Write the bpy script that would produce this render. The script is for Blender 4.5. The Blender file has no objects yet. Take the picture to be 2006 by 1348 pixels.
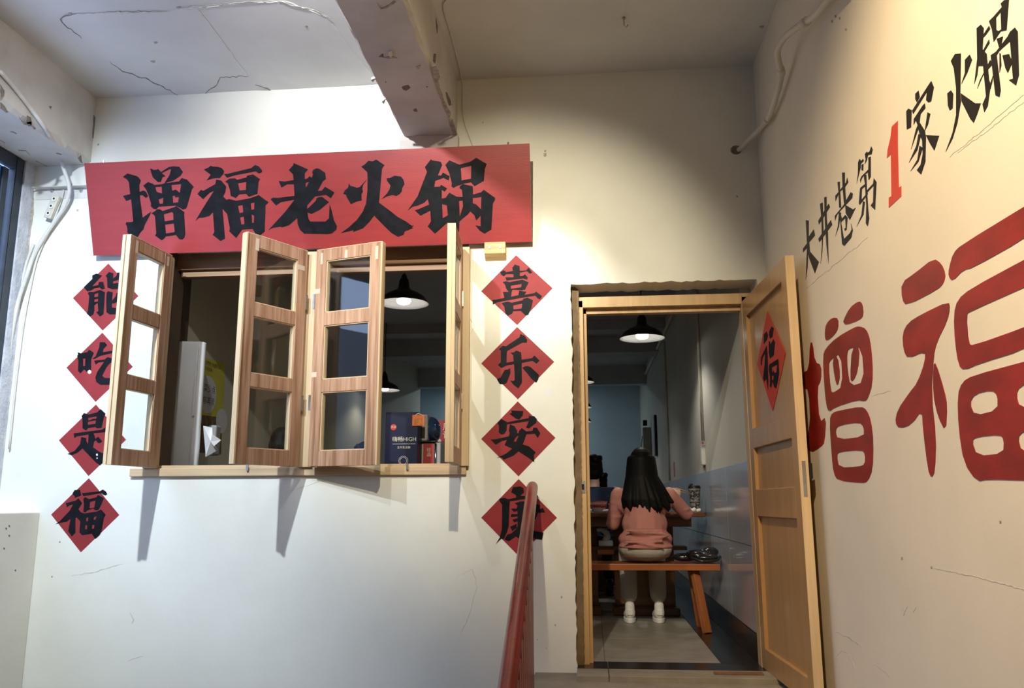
import bpy, bmesh, math, random
from mathutils import Vector, Matrix, Quaternion
from mathutils.geometry import delaunay_2d_cdt

random.seed(7)
SC = bpy.context.scene
COL = SC.collection
PI = math.pi

# ------------------------------------------------------------------ camera
W, H, F = 2006.0, 1348.0, 1620.4
YAW, PITCH, ROLL = math.radians(5.302), math.radians(10.875), math.radians(-0.168)
CAM = Vector((0, 0, 0.876))
fw = Vector((-math.sin(YAW) * math.cos(PITCH), math.cos(YAW) * math.cos(PITCH), math.sin(PITCH)))
rt = Vector((math.cos(YAW), math.sin(YAW), 0))
up = rt.cross(fw)
rt, up = (math.cos(ROLL) * rt + math.sin(ROLL) * up), None
up = rt.cross(fw)
cd = bpy.data.cameras.new('camera')
cd.sensor_width = 36.0
cd.lens = F / W * 36.0
cd.clip_start = 0.05
cam = bpy.data.objects.new('camera', cd)
cam.matrix_world = Matrix(((rt.x, up.x, -fw.x, CAM.x), (rt.y, up.y, -fw.y, CAM.y), (rt.z, up.z, -fw.z, CAM.z), (0, 0, 0, 1)))
COL.objects.link(cam)
SC.camera = cam

# ------------------------------------------------------------------ world, lamps, exposure
SC.view_settings.view_transform = 'Standard'
SC.view_settings.look = 'None'
SC.view_settings.exposure = 0.0
SC.view_settings.gamma = 1.0
SC.view_settings.use_curve_mapping = False
wd = bpy.data.worlds.new('world')
SC.world = wd
wd.use_nodes = True
bg = wd.node_tree.nodes['Background']
bg.inputs[0].default_value = (0.46, 0.62, 1.0, 1)      # overcast dusk sky outside the stairwell window
bg.inputs[1].default_value = 5.6


def spot(name, loc, aim, watts, col, deg, blend, radius=0.03):
    l = bpy.data.lights.new(name, 'SPOT')
    l.energy = watts
    l.color = col
    l.spot_size = math.radians(deg)
    l.spot_blend = blend
    l.shadow_soft_size = radius
    o = bpy.data.objects.new(name, l)
    o.location = loc
    o.rotation_euler = (Vector(aim) - Vector(loc)).to_track_quat('-Z', 'Y').to_euler()
    COL.objects.link(o)
    return o


# the row of ceiling spotlights behind the camera's view
spot('spot_lamp_cool', (-2.47, 2.2, 3.36), (-2.95, 4.75, 1.3), 620, (0.80, 0.91, 1.0), 78, 1.0)
spot('spot_lamp_sign', (-1.47, 2.3, 3.36), (-1.12, 4.7, 2.80), 330, (0.96, 0.98, 1.0), 80, 1.0)
spot('spot_lamp_neutral', (-0.40, 1.3, 3.3), (-0.40, 4.75, 1.90), 430, (1.0, 0.90, 0.66), 46, 0.75)
spot('spot_lamp_core', (-0.40, 1.25, 3.3), (-0.28, 4.75, 2.18), 400, (1.0, 0.94, 0.78), 16, 1.0)
spot('spot_lamp_warm', (0.0, 0.9, 3.3), (1.04, 2.30, 1.70), 570, (1.0, 0.75, 0.44), 72, 0.9)

# ------------------------------------------------------------------ pixel helpers (photo pixel -> point on a real plane)
def ray(px, py):
    return rt * ((px - W / 2) / F) - up * ((py - H / 2) / F) + fw


def at_y(px, py, y):
    d = ray(px, py)
    return CAM + d * ((y - CAM.y) / d.y)


def at_x(px, py, x):
    d = ray(px, py)
    return CAM + d * ((x - CAM.x) / d.x)


def at_z(px, py, z):
    d = ray(px, py)
    return CAM + d * ((z - CAM.z) / d.z)


def on_plane(px, py, p0, n):
    d = ray(px, py)
    return CAM + d * ((p0 - CAM).dot(n) / d.dot(n))


# ------------------------------------------------------------------ materials
MATS = {}


def mat(name, c, rough=0.6, var=0.08, scale=3.0, bump=0.0, bscale=40.0, metal=0.0, spec=0.35, coat=0.0,
        stretch=(1, 1, 1), detail=5.0, emit=None, estr=0.0, c2=None, mask=(0.35, 0.65), alpha=1.0):
    if name in MATS:
        return MATS[name]
    m = bpy.data.materials.new(name)
    m.use_nodes = True
    nt = m.node_tree
    b = nt.nodes['Principled BSDF']
    b.inputs['Roughness'].default_value = rough
    b.inputs['Metallic'].default_value = metal
    b.inputs['Specular IOR Level'].default_value = spec
    b.inputs['Coat Weight'].default_value = coat
    tc = nt.nodes.new('ShaderNodeTexCoord')
    mp = nt.nodes.new('ShaderNodeMapping')
    mp.inputs['Scale'].default_value = stretch
    nt.links.new(tc.outputs['Object'], mp.inputs['Vector'])
    nz = nt.nodes.new('ShaderNodeTexNoise')
    nz.inputs['Scale'].default_value = scale
    nz.inputs['Detail'].default_value = detail
    nz.inputs['Roughness'].default_value = 0.6
    nt.links.new(mp.outputs[0], nz.inputs['Vector'])
    rp = nt.nodes.new('ShaderNodeValToRGB')
    a = tuple(max(0, v * (1 - var)) for v in c[:3]) + (1,)
    e = tuple(min(1, v * (1 + var)) for v in c[:3]) + (1,)
    if c2:
        a, e = tuple(c2) + (1,), tuple(c[:3]) + (1,)
    rp.color_ramp.elements[0].color = a
    rp.color_ramp.elements[1].color = e
    rp.color_ramp.elements[0].position, rp.color_ramp.elements[1].position = mask
    nt.links.new(nz.outputs['Fac'], rp.inputs['Fac'])
    nt.links.new(rp.outputs['Color'], b.inputs['Base Color'])
    if bump > 0:
        n2 = nt.nodes.new('ShaderNodeTexNoise')
        n2.inputs['Scale'].default_value = bscale
        n2.inputs['Detail'].default_value = 6
        nt.links.new(mp.outputs[0], n2.inputs['Vector'])
        bp = nt.nodes.new('ShaderNodeBump')
        bp.inputs['Strength'].default_value = bump
        bp.inputs['Distance'].default_value = 0.01
        nt.links.new(n2.outputs['Fac'], bp.inputs['Height'])
        nt.links.new(bp.outputs['Normal'], b.inputs['Normal'])
    if emit:
        b.inputs['Emission Color'].default_value = tuple(emit) + (1,)
        b.inputs['Emission Strength'].default_value = estr
    MATS[name] = m
    return m


def glass(name, tint=(0.96, 0.98, 0.97)):
    if name in MATS:
        return MATS[name]
    m = bpy.data.materials.new(name)
    m.use_nodes = True
    nt = m.node_tree
    nt.nodes.clear()
    out = nt.nodes.new('ShaderNodeOutputMaterial')
    mix = nt.nodes.new('ShaderNodeMixShader')
    fr = nt.nodes.new('ShaderNodeFresnel')
    ge = nt.nodes.new('ShaderNodeNewGeometry')
    mr = nt.nodes.new('ShaderNodeMapRange')        # same real reflectance on both faces of the thin pane
    mr.inputs['To Min'].default_value = 1.5
    mr.inputs['To Max'].default_value = 1 / 1.5
    nt.links.new(ge.outputs['Backfacing'], mr.inputs['Value'])
    nt.links.new(mr.outputs['Result'], fr.inputs['IOR'])
    tr = nt.nodes.new('ShaderNodeBsdfTransparent')
    tr.inputs[0].default_value = tint + (1,)
    gl = nt.nodes.new('ShaderNodeBsdfGlossy')
    gl.inputs['Roughness'].default_value = 0.02
    nt.links.new(fr.outputs[0], mix.inputs[0])
    nt.links.new(tr.outputs[0], mix.inputs[1])
    nt.links.new(gl.outputs[0], mix.inputs[2])
    nt.links.new(mix.outputs[0], out.inputs[0])
    MATS[name] = m
    return m


M_WALL = mat('wall_plaster', (0.80, 0.79, 0.71), 0.75, 0.04, 1.6, bump=0.10, bscale=22)
M_WALLR = mat('wall_plaster_cream', (0.80, 0.74, 0.62), 0.7, 0.04, 1.5, bump=0.06, bscale=14)
M_CEIL = mat('ceiling_plaster', (0.70, 0.69, 0.66), 0.8, 0.06, 1.8, bump=0.10, bscale=14)
M_BEAM = mat('beam_plaster', (0.62, 0.58, 0.55), 0.85, 0.10, 3.0, bump=0.25, bscale=16)
M_LBEAM = mat('stained_beam_plaster', (0.66, 0.63, 0.58), 0.85, 0.10, 2.2, bump=0.20, bscale=18, c2=(0.52, 0.49, 0.45), mask=(0.3, 0.6))
M_BLUEJAMB = mat('rough_bluish_plaster', (0.66, 0.68, 0.74), 0.8, 0.1, 12, bump=0.6, bscale=60, c2=(0.48, 0.50, 0.58))
M_CHIP = mat('exposed_cement', (0.20, 0.17, 0.15), 0.95, 0.25, 30, bump=0.4, bscale=90)
M_CHIPL = mat('broken_plaster', (0.42, 0.37, 0.31), 0.95, 0.25, 30, bump=0.4, bscale=90)
M_CRACK = mat('crack_shadow', (0.22, 0.20, 0.185), 0.95, 0.2, 20)
M_FAINT = mat('faint_scratch', (0.58, 0.55, 0.48), 0.9, 0.2, 20)
M_REDBOARD = mat('red_painted_board', (0.28, 0.026, 0.026), 0.40, 0.07, 3.0, bump=0.04, bscale=30, stretch=(1, 1, 8), spec=0.5)
M_INK = mat('black_ink', (0.004, 0.0045, 0.007), 0.62, 0.6, 14, spec=0.16, bump=0.08, bscale=40)
M_PAPER = mat('red_paper', (0.29, 0.030, 0.033), 0.6, 0.10, 5.0, spec=0.25)
M_REDPAINT = mat('red_wall_paint', (0.27, 0.015, 0.011), 0.45, 0.22, 5.0, stretch=(1, 1, 2.5), spec=0.4)
M_RED1 = mat('bright_red_wall_paint', (0.62, 0.06, 0.04), 0.5, 0.06, 5.0)
M_BLACKPAINT = mat('black_wall_paint', (0.012, 0.010, 0.010), 0.6, 0.3, 10)
M_VENEER = mat('pinkish_wood_veneer', (0.52, 0.325, 0.21), 0.5, 0.2, 2.4, stretch=(16, 16, 0.7), detail=5, spec=0.3, c2=(0.27, 0.135, 0.07), mask=(0.36, 0.66))
M_VENEERH = mat('pinkish_wood_veneer_rail', (0.54, 0.335, 0.22), 0.5, 0.2, 2.4, stretch=(18, 18, 0.6), detail=5, spec=0.3, c2=(0.29, 0.145, 0.075), mask=(0.36, 0.66))
M_PINE = mat('pale_pine_edge', (0.62, 0.47, 0.29), 0.55, 0.12, 2.0, stretch=(12, 12, 0.6))
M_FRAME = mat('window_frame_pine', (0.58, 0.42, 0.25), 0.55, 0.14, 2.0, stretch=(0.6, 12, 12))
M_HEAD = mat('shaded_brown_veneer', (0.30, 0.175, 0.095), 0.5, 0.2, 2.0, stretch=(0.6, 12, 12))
M_DOOR = mat('varnished_tan_door', (0.47, 0.275, 0.115), 0.35, 0.10, 1.8, stretch=(6, 6, 0.5), spec=0.45, coat=0.15)
M_DOORFRAME = mat('door_frame_pine', (0.60, 0.40, 0.20), 0.45, 0.12, 2.2, stretch=(8, 8, 0.5))
M_GLASS = glass('window_glass')
M_DARKGLASS = glass('dark_tinted_glass', (0.25, 0.32, 0.38))
M_STEEL = mat('brushed_steel', (0.55, 0.55, 0.54), 0.35, 0.1, 20, metal=1.0)
M_TAPE = mat('clear_tape', (0.60, 0.48, 0.36), 0.35, 0.05, 6)
M_RAIL = mat('red_rail_paint', (0.19, 0.014, 0.009), 0.3, 0.2, 8, spec=0.5, bump=0.12, bscale=70)
M_PVC = mat('white_pvc', (0.70, 0.66, 0.56), 0.45, 0.06, 6)
M_CABLE = mat('grey_white_cable', (0.66, 0.64, 0.60), 0.5, 0.08, 8)
M_SOCKET = mat('beige_socket_plastic', (0.62, 0.58, 0.48), 0.45, 0.06, 8)
M_BLACKPL = mat('black_plastic', (0.012, 0.012, 0.013), 0.4, 0.3, 12)
M_DARKFRAME = mat('dark_window_metal', (0.035, 0.045, 0.06), 0.45, 0.2, 10)
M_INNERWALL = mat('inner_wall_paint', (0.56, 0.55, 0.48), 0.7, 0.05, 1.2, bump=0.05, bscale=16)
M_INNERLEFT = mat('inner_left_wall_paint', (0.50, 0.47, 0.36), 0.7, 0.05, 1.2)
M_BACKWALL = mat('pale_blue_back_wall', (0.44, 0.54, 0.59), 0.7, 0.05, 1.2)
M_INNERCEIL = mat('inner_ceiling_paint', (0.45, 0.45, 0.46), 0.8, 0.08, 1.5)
M_TILE = mat('grey_glazed_tile', (0.42, 0.425, 0.46), 0.12, 0.06, 6, stretch=(1, 14, 0.4), spec=0.5)
M_GROUT = mat('tile_grout', (0.18, 0.18, 0.18), 0.9, 0.1, 10)
M_FTILE = mat('grey_stone_floor_tile', (0.30, 0.285, 0.26), 0.45, 0.14, 7, bump=0.05, bscale=50)
M_BTILE = mat('black_border_tile', (0.016, 0.017, 0.019), 0.25, 0.3, 8)
M_CONC = mat('worn_concrete', (0.27, 0.24, 0.19), 0.85, 0.16, 5, bump=0.3, bscale=40)
M_RUST = mat('rusty_brown_plate', (0.19, 0.095, 0.045), 0.7, 0.25, 12)
M_BENCH = mat('red_brown_bench_wood', (0.30, 0.095, 0.03), 0.35, 0.25, 2.0, stretch=(0.7, 10, 10), spec=0.45)
M_BENCHL = mat('red_brown_leg_wood', (0.30, 0.10, 0.032), 0.4, 0.25, 2.0, stretch=(10, 10, 0.7), spec=0.45)
M_TABLE = mat('dark_brown_table_wood', (0.15, 0.065, 0.025), 0.35, 0.25, 2.0, stretch=(0.7, 10, 10), spec=0.45)
M_SKIN = mat('skin', (0.56, 0.36, 0.27), 0.55, 0.05, 8)
M_HAIR = mat('black_hair', (0.0035, 0.003, 0.003), 0.55, 0.5, 5, stretch=(30, 30, 2), spec=0.14)
M_PINK = mat('dusty_pink_cotton', (0.50, 0.215, 0.19), 0.85, 0.08, 6, bump=0.25, bscale=18)
M_OFFWHITE = mat('off_white_cotton', (0.46, 0.43, 0.38), 0.85, 0.06, 6, bump=0.25, bscale=16)
M_WHITELE = mat('white_leather', (0.80, 0.81, 0.84), 0.45, 0.05, 8)
M_NAVY = mat('navy_cloth', (0.018, 0.028, 0.060), 0.85, 0.15, 6, bump=0.2, bscale=18)
M_GREYC = mat('charcoal_cloth', (0.04, 0.04, 0.045), 0.85, 0.15, 6, bump=0.2, bscale=18)
M_BLACKLE = mat('black_leather', (0.010, 0.010, 0.011), 0.22, 0.3, 8, spec=0.6)
M_WHITEPL = mat('white_plastic', (0.72, 0.72, 0.70), 0.4, 0.04, 4)
M_PORC = mat('white_porcelain', (0.78, 0.76, 0.72), 0.15, 0.04, 6)
M_REDDECO = mat('red_print', (0.50, 0.04, 0.03), 0.4, 0.15, 20)
M_TISSUE = mat('white_tissue', (0.82, 0.82, 0.84), 0.9, 0.04, 10)
M_YELLOW = mat('yellow_poster_print', (0.55, 0.50, 0.06), 0.6, 0.1, 4)
M_PRINTDK = mat('dark_print', (0.03, 0.03, 0.03), 0.6, 0.1, 8)
M_OVAL = mat('pale_grey_print', (0.62, 0.60, 0.57), 0.6, 0.05, 4)
M_BROWNP = mat('brown_food_print', (0.16, 0.10, 0.045), 0.6, 0.5, 22)
M_BOXBLUE = mat('dark_blue_carton', (0.002, 0.004, 0.036), 0.45, 0.15, 3)
M_GOLDPR = mat('pale_gold_print', (0.62, 0.58, 0.46), 0.5, 0.05, 8)
M_ORANGE = mat('orange_tag', (0.60, 0.13, 0.03), 0.5, 0.15, 14)
M_DARKRED = mat('dark_red_sign', (0.30, 0.025, 0.03), 0.5, 0.1, 6)
M_CHROME = mat('chrome_metal', (0.40, 0.44, 0.50), 0.16, 0.08, 5, metal=1.0)
M_BLUEDOME = mat('dark_blue_gloss_plastic', (0.015, 0.035, 0.09), 0.10, 0.2, 4, spec=0.7)
M_GREYPL = mat('grey_plastic', (0.30, 0.29, 0.28), 0.45, 0.08, 5)
M_SHADEOUT = mat('black_enamel', (0.010, 0.010, 0.010), 0.35, 0.2, 8)
M_SHADEIN = mat('white_enamel', (0.78, 0.77, 0.74), 0.4, 0.03, 8)
M_BULB = mat('glowing_bulb', (1, 1, 1), 0.4, 0.0, 3, emit=(1.0, 0.97, 0.92), estr=14.0)
M_CHOP = mat('bamboo_chopstick', (0.55, 0.40, 0.20), 0.5, 0.1, 8)
M_KRAFT = mat('tan_wood_block', (0.55, 0.38, 0.17), 0.5, 0.2, 5, stretch=(1, 8, 8))
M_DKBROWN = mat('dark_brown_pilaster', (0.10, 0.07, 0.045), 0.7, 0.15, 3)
M_OUTSIDE = mat('dark_outside_wall', (0.05, 0.07, 0.10), 0.8, 0.3, 2)

# ------------------------------------------------------------------ mesh helpers
def tag(o, label=None, cat=None, group=None, kind=None):
    if label:
        o['label'] = label
    if cat:
        o['category'] = cat
    if group:
        o['group'] = group
    if kind:
        o['kind'] = kind
    return o


def empty(name, loc=(0, 0, 0), rot=(0, 0, 0)):
    o = bpy.data.objects.new(name, None)
    o.location = loc
    o.rotation_euler = rot
    o.empty_display_size = 0.1
    COL.objects.link(o)
    return o


def link(name, me, m, parent=None, local=False, smooth=False, bevel=0.0, segs=2):
    o = bpy.data.objects.new(name, me)
    me.materials.append(m)
    COL.objects.link(o)
    if parent is not None:
        o.parent = parent
        if not local and parent.type == 'EMPTY':
            o.location = -Vector(parent.location)
    if smooth:
        for p in me.polygons:
            p.use_smooth = True
    if bevel > 0:
        md = o.modifiers.new('bevel', 'BEVEL')
        md.width = bevel
        md.segments = segs
        md.limit_method = 'ANGLE'
    return o


class MB:
    def __init__(s):
        s.v, s.f = [], []

    def add(s, vs, fs):
        k = len(s.v)
        s.v += [tuple(v) for v in vs]
        s.f += [tuple(i + k for i in f) for f in fs]
        return s

    def box(s, lo, hi, M=None):
        x0, y0, z0 = lo
        x1, y1, z1 = hi
        vs = [Vector(p) for p in ((x0, y0, z0), (x1, y0, z0), (x1, y1, z0), (x0, y1, z0), (x0, y0, z1), (x1, y0, z1), (x1, y1, z1), (x0, y1, z1))]
        if M:
            vs = [M @ v for v in vs]
        return s.add(vs, [(0, 3, 2, 1), (4, 5, 6, 7), (0, 1, 5, 4), (1, 2, 6, 5), (2, 3, 7, 6), (3, 0, 4, 7)])

    def bar(s, a, b, w, d=None, ref=(0, 0, 1)):
        a, b = Vector(a), Vector(b)
        d = w if d is None else d
        z = (b - a).normalized()
        r = Vector(ref)
        if abs(z.dot(r)) > 0.99:
            r = Vector((0, 1, 0))
        x = r.cross(z).normalized()
        y = z.cross(x)
        M = Matrix(((x.x, y.x, z.x, a.x), (x.y, y.y, z.y, a.y), (x.z, y.z, z.z, a.z), (0, 0, 0, 1)))
        return s.box((-w / 2, -d / 2, 0), (w / 2, d / 2, (b - a).length), M)

    def tube(s, pts, r, n=12, cap=True):
        pts = [Vector(p) for p in pts]
        rs = r if isinstance(r, (list, tuple)) else [r] * len(pts)
        rings = []
        prev = None
        for i, p in enumerate(pts):
            t = (pts[min(i + 1, len(pts) - 1)] - pts[max(i - 1, 0)]).normalized()
            if prev is None:
                a = Vector((0, 0, 1)) if abs(t.z) < 0.9 else Vector((1, 0, 0))
                x = a.cross(t).normalized()
            else:
                x = (prev - t * prev.dot(t)).normalized()
            prev = x
            y = t.cross(x)
            rings.append([p + (x * math.cos(2 * PI * k / n) + y * math.sin(2 * PI * k / n)) * rs[i] for k in range(n)])
        vs = [v for rg in rings for v in rg]
        fs = []
        for i in range(len(rings) - 1):
            for k in range(n):
                fs.append((i * n + k, i * n + (k + 1) % n, (i + 1) * n + (k + 1) % n, (i + 1) * n + k))
        if cap:
            fs.append(tuple(range(n - 1, -1, -1)))
            fs.append(tuple((len(rings) - 1) * n + k for k in range(n)))
        return s.add(vs, fs)

    def lathe(s, prof, c, n=32, M=None):
        vs = []
        for (r, z) in prof:
            for k in range(n):
                v = Vector((r * math.cos(2 * PI * k / n), r * math.sin(2 * PI * k / n), z))
                vs.append((M @ v if M else v) + Vector(c))
        fs = []
        for i in range(len(prof) - 1):
            for k in range(n):
                fs.append((i * n + k, i * n + (k + 1) % n, (i + 1) * n + (k + 1) % n, (i + 1) * n + k))
        return s.add(vs, fs)

    def capsule(s, a, b, r0, r1, n=14, h=4):
        a, b = Vector(a), Vector(b)
        t = (b - a)
        if t.length < 1e-5:
            t = Vector((0, 0, 1e-4))
        L = t.length
        t = t / L
        x = (Vector((0, 0, 1)) if abs(t.z) < 0.9 else Vector((1, 0, 0))).cross(t).normalized()
        y = t.cross(x)
        prof = [(r0 * math.cos(q), -r0 * math.sin(q)) for q in [PI / 2 * (1 - i / h) for i in range(h)]] + [(r0, 0), (r1, L)] + \
               [(r1 * math.cos(q), L + r1 * math.sin(q)) for q in [PI / 2 * (i + 1) / h for i in range(h)]]
        vs, fs = [], []
        for (r, z) in prof:
            r = max(r, 1e-4)
            for k in range(n):
                vs.append(a + t * z + (x * math.cos(2 * PI * k / n) + y * math.sin(2 * PI * k / n)) * r)
        for i in range(len(prof) - 1):
            for k in range(n):
                fs.append((i * n + k, i * n + (k + 1) % n, (i + 1) * n + (k + 1) % n, (i + 1) * n + k))
        fs.append(tuple(range(n - 1, -1, -1)))
        fs.append(tuple((len(prof) - 1) * n + k for k in range(n)))
        return s.add(vs, fs)

    def ell(s, c, r, M=None, n=18, h=10):
        vs, fs = [], []
        for i in range(h + 1):
            q = -PI / 2 + PI * i / h
            for k in range(n):
                v = Vector((r[0] * math.cos(q) * math.cos(2 * PI * k / n), r[1] * math.cos(q) * math.sin(2 * PI * k / n), r[2] * math.sin(q)))
                vs.append((M @ v if M else v) + Vector(c))
        for i in range(h):
            for k in range(n):
                fs.append((i * n + k, i * n + (k + 1) % n, (i + 1) * n + (k + 1) % n, (i + 1) * n + k))
        return s.add(vs, fs)

    def prism(s, base, ext):
        base = [Vector(p) for p in base]
        e = Vector(ext)
        n = len(base)
        vs = base + [p + e for p in base]
        fs = [tuple(range(n - 1, -1, -1)), tuple(range(n, 2 * n))]
        for k in range(n):
            fs.append((k, (k + 1) % n, n + (k + 1) % n, n + k))
        return s.add(vs, fs)

    def mesh(s, name='mesh', fix=True):
        me = bpy.data.meshes.new(name)
        me.from_pydata(s.v, [], s.f)
        if fix:
            bm = bmesh.new()
            bm.from_mesh(me)
            bmesh.ops.remove_doubles(bm, verts=bm.verts, dist=1e-6)
            bmesh.ops.recalc_face_normals(bm, faces=bm.faces)
            bm.to_mesh(me)
            bm.free()
        return me

    def build(s, name, m, parent=None, local=False, smooth=False, bevel=0.0, segs=2):
        return link(name, s.mesh(name), m, parent, local, smooth, bevel, segs)


def blob_mesh(mb, voxel, it=4, fac=0.5):
    """closed shapes of mb joined into one continuous surface"""
    me = mb.mesh('blob', fix=True)
    o = bpy.data.objects.new('blob', me)
    COL.objects.link(o)
    r = o.modifiers.new('r', 'REMESH')
    r.mode = 'VOXEL'
    r.voxel_size = voxel
    sm = o.modifiers.new('s', 'SMOOTH')
    sm.factor = fac
    sm.iterations = it
    dg = bpy.context.evaluated_depsgraph_get()
    out = bpy.data.meshes.new_from_object(o.evaluated_get(dg))
    bpy.data.objects.remove(o)
    return out


def children(o):
    return [c for c in bpy.data.objects if c.parent == o]


def copy_tree(o, parent=None):
    c = o.copy()
    COL.objects.link(c)
    if parent is not None:
        c.parent = parent
    for ch in list(o.children):
        copy_tree(ch, c)
    return c


def inside(p, poly):
    x, y = p
    c = False
    j = len(poly) - 1
    for i in range(len(poly)):
        xi, yi = poly[i]
        xj, yj = poly[j]
        if (yi > y) != (yj > y) and x < (xj - xi) * (y - yi) / (yj - yi) + xi:
            c = not c
        j = i
    return c


def pts(s, o=(0, 0), k=1.0):
    return [(o[0] + float(a.split(',')[0]) * k, o[1] + float(a.split(',')[1]) * k) for a in s.split()]


def chaikin(p, n):
    for _ in range(n):
        q = []
        for i in range(len(p)):
            a, b = p[i], p[(i + 1) % len(p)]
            q += [(a[0] * .75 + b[0] * .25, a[1] * .75 + b[1] * .25), (a[0] * .25 + b[0] * .75, a[1] * .25 + b[1] * .75)]
        p = q
    return p


def rough(poly, amp, step, seed=1, closed=True):
    R = random.Random(seed)
    out = []
    n = len(poly)
    for i in range(n if closed else n - 1):
        a, b = poly[i], poly[(i + 1) % n]
        L = math.hypot(b[0] - a[0], b[1] - a[1])
        k = max(1, int(L / step))
        for j in range(k):
            t = j / k
            q = amp if j else 0
            out.append((a[0] + (b[0] - a[0]) * t + R.uniform(-q, q), a[1] + (b[1] - a[1]) * t + R.uniform(-q, q)))
    if not closed:
        out.append(poly[-1])
    return out


def plate_mesh(entries, fn, ext):
    """entries: [('+'|'-', polygon)...] in 2D, fn maps 2D -> 3D back surface, ext extrudes to the front"""
    V, E_ = [], []
    for sg, po in entries:
        k = len(V)
        V += [Vector(p) for p in po]
        E_ += [(k + i, k + (i + 1) % len(po)) for i in range(len(po))]
    vs, es, fs, _, _, _ = delaunay_2d_cdt(V, E_, [], 0, 1e-6)
    keep = []
    for f in fs:
        c = (sum(vs[i].x for i in f) / len(f), sum(vs[i].y for i in f) / len(f))
        st = False
        for sg, po in entries:
            if inside(c, po):
                st = sg == '+'
        if st:
            keep.append(tuple(f))
    cnt = {}
    for f in keep:
        for i in range(len(f)):
            a, b = f[i], f[(i + 1) % len(f)]
            cnt.setdefault((min(a, b), max(a, b)), []).append((a, b))
    used = sorted({i for f in keep for i in f})
    ix = {u: n for n, u in enumerate(used)}
    base = [fn(vs[u].x, vs[u].y) for u in used]
    ex = Vector(ext)
    n = len(base)
    allv = base + [p + ex for p in base]
    F_ = []
    for f in keep:
        g = [ix[i] for i in f]
        F_.append(tuple(reversed(g)))
        F_.append(tuple(i + n for i in g))
    for k, l in cnt.items():
        if len(l) == 1:
            a, b = ix[l[0][0]], ix[l[0][1]]
            F_.append((a, b, b + n, a + n))
    me = bpy.data.meshes.new('plate')
    me.from_pydata([tuple(v) for v in allv], [], F_)
    bm = bmesh.new()
    bm.from_mesh(me)
    bmesh.ops.recalc_face_normals(bm, faces=bm.faces)
    bm.to_mesh(me)
    bm.free()
    return me


def plate(name, entries, fn, ext, m, parent=None):
    return link(name, plate_mesh(entries, fn, ext), m, parent)


def ribbon(line, w, seed=3, amp=1.0, step=12):
    """a jagged crack outline around a pixel polyline"""
    p = rough(line, amp * 1.6, 6, seed, closed=False)
    R = random.Random(seed + 50)
    L, Rr = [], []
    n = len(p)
    for i in range(n):
        a, b = p[max(0, i - 1)], p[min(n - 1, i + 1)]
        dx, dy = b[0] - a[0], b[1] - a[1]
        q = math.hypot(dx, dy) or 1
        ww = 0.72 * w * (0.3 + 0.7 * math.sin(PI * (i + 0.4) / (n - 0.2))) * R.uniform(0.5, 1.2)
        L.append((p[i][0] - dy / q * ww, p[i][1] + dx / q * ww))
        Rr.append((p[i][0] + dy / q * ww, p[i][1] - dx / q * ww))
    return L + Rr[::-1]


def text_mesh(body, size, M):
    c = bpy.data.curves.new('t', 'FONT')
    c.body = body
    c.size = size
    c.align_x = 'CENTER'
    c.align_y = 'CENTER'
    o = bpy.data.objects.new('t', c)
    COL.objects.link(o)
    dg = bpy.context.evaluated_depsgraph_get()
    me = bpy.data.meshes.new_from_object(o.evaluated_get(dg))
    bpy.data.objects.remove(o)
    me.transform(M)
    return me


def basis(o, x, y):
    x, y = Vector(x).normalized(), Vector(y).normalized()
    z = x.cross(y)
    return Matrix(((x.x, y.x, z.x, o[0]), (x.y, y.y, z.y, o[1]), (x.z, y.z, z.z, o[2]), (0, 0, 0, 1)))


# ================================================================== SETTING
YW = 4.75            # front wall plane
XR = 1.04            # right wall plane
ZC = 3.49            # ceiling
ZF = -0.03           # landing
LOW = -0.70          # lower floor behind and below
wy = lambda px, py: at_y(px, py, YW)

# ---- front wall with window and door openings (rough plaster edges)
def xz(x, z):
    return Vector((x, YW + 0.20, z))


win_hole = [(-2.62, 1.06), (-0.70, 1.06), (-0.70, 2.44), (-2.62, 2.44)]
door_hole = rough([(-0.091, -0.9), (-0.091, 2.145), (0.985, 2.145), (0.985, -0.9)], 0.005, 0.03, 5)
wall = plate('wall_front', [('+', [(-3.66, -0.9), (1.25, -0.9), (1.25, 3.6), (-3.66, 3.6)]), ('-', win_hole), ('-', door_hole)],
             lambda x, z: xz(x, z), (0, -0.20, 0), M_WALL)
tag(wall, 'cream white plaster front wall around the shop window and doorway', 'wall', kind='structure')

for line, w_, s_ in [([(140, 1128), (180, 1122), (215, 1112), (240, 1105)], 1.1, 1), ([(895, 1130), (925, 1115), (935, 1150), (915, 1215), (900, 1245)], 0.8, 2),
                     ([(255, 1200), (262, 1215), (258, 1222)], 1.3, 4), ([(910, 600), (930, 640), (918, 660)], 0.7, 6), ([(250, 1295), (280, 1285)], 0.7, 8),
                     ([(560, 965), (620, 945), (655, 938)], 0.6, 12)]:
    plate('crack', [('+', ribbon(line, w_, s_))], wy, (0, -0.0008, 0), M_FAINT, wall)
for px, py, r_, s_ in [(1068, 303, 4, 1), (1068, 296, 2, 2), (1444, 385, 2, 3), (193, 283, 2.2, 4), (946, 240, 1.4, 6), (1100, 1170, 2.5, 7), (1088, 1225, 2.0, 8),
                       (1053, 1253, 1.2, 9), (1070, 1270, 1.2, 10), (117, 1062, 2, 11), (102, 1130, 1.8, 12), (128, 405, 2.5, 13), (152, 412, 2.5, 14)]:
    R = random.Random(s_)
    plate('plaster_chip', [('+', [(px + r_ * R.uniform(.6, 1.2) * math.cos(a), py + r_ * R.uniform(.7, 1.5) * math.sin(a)) for a in [k * PI / 4 for k in range(8)]])],
          wy, (0, -0.0009, 0), M_CHIPL, wall)
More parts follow.
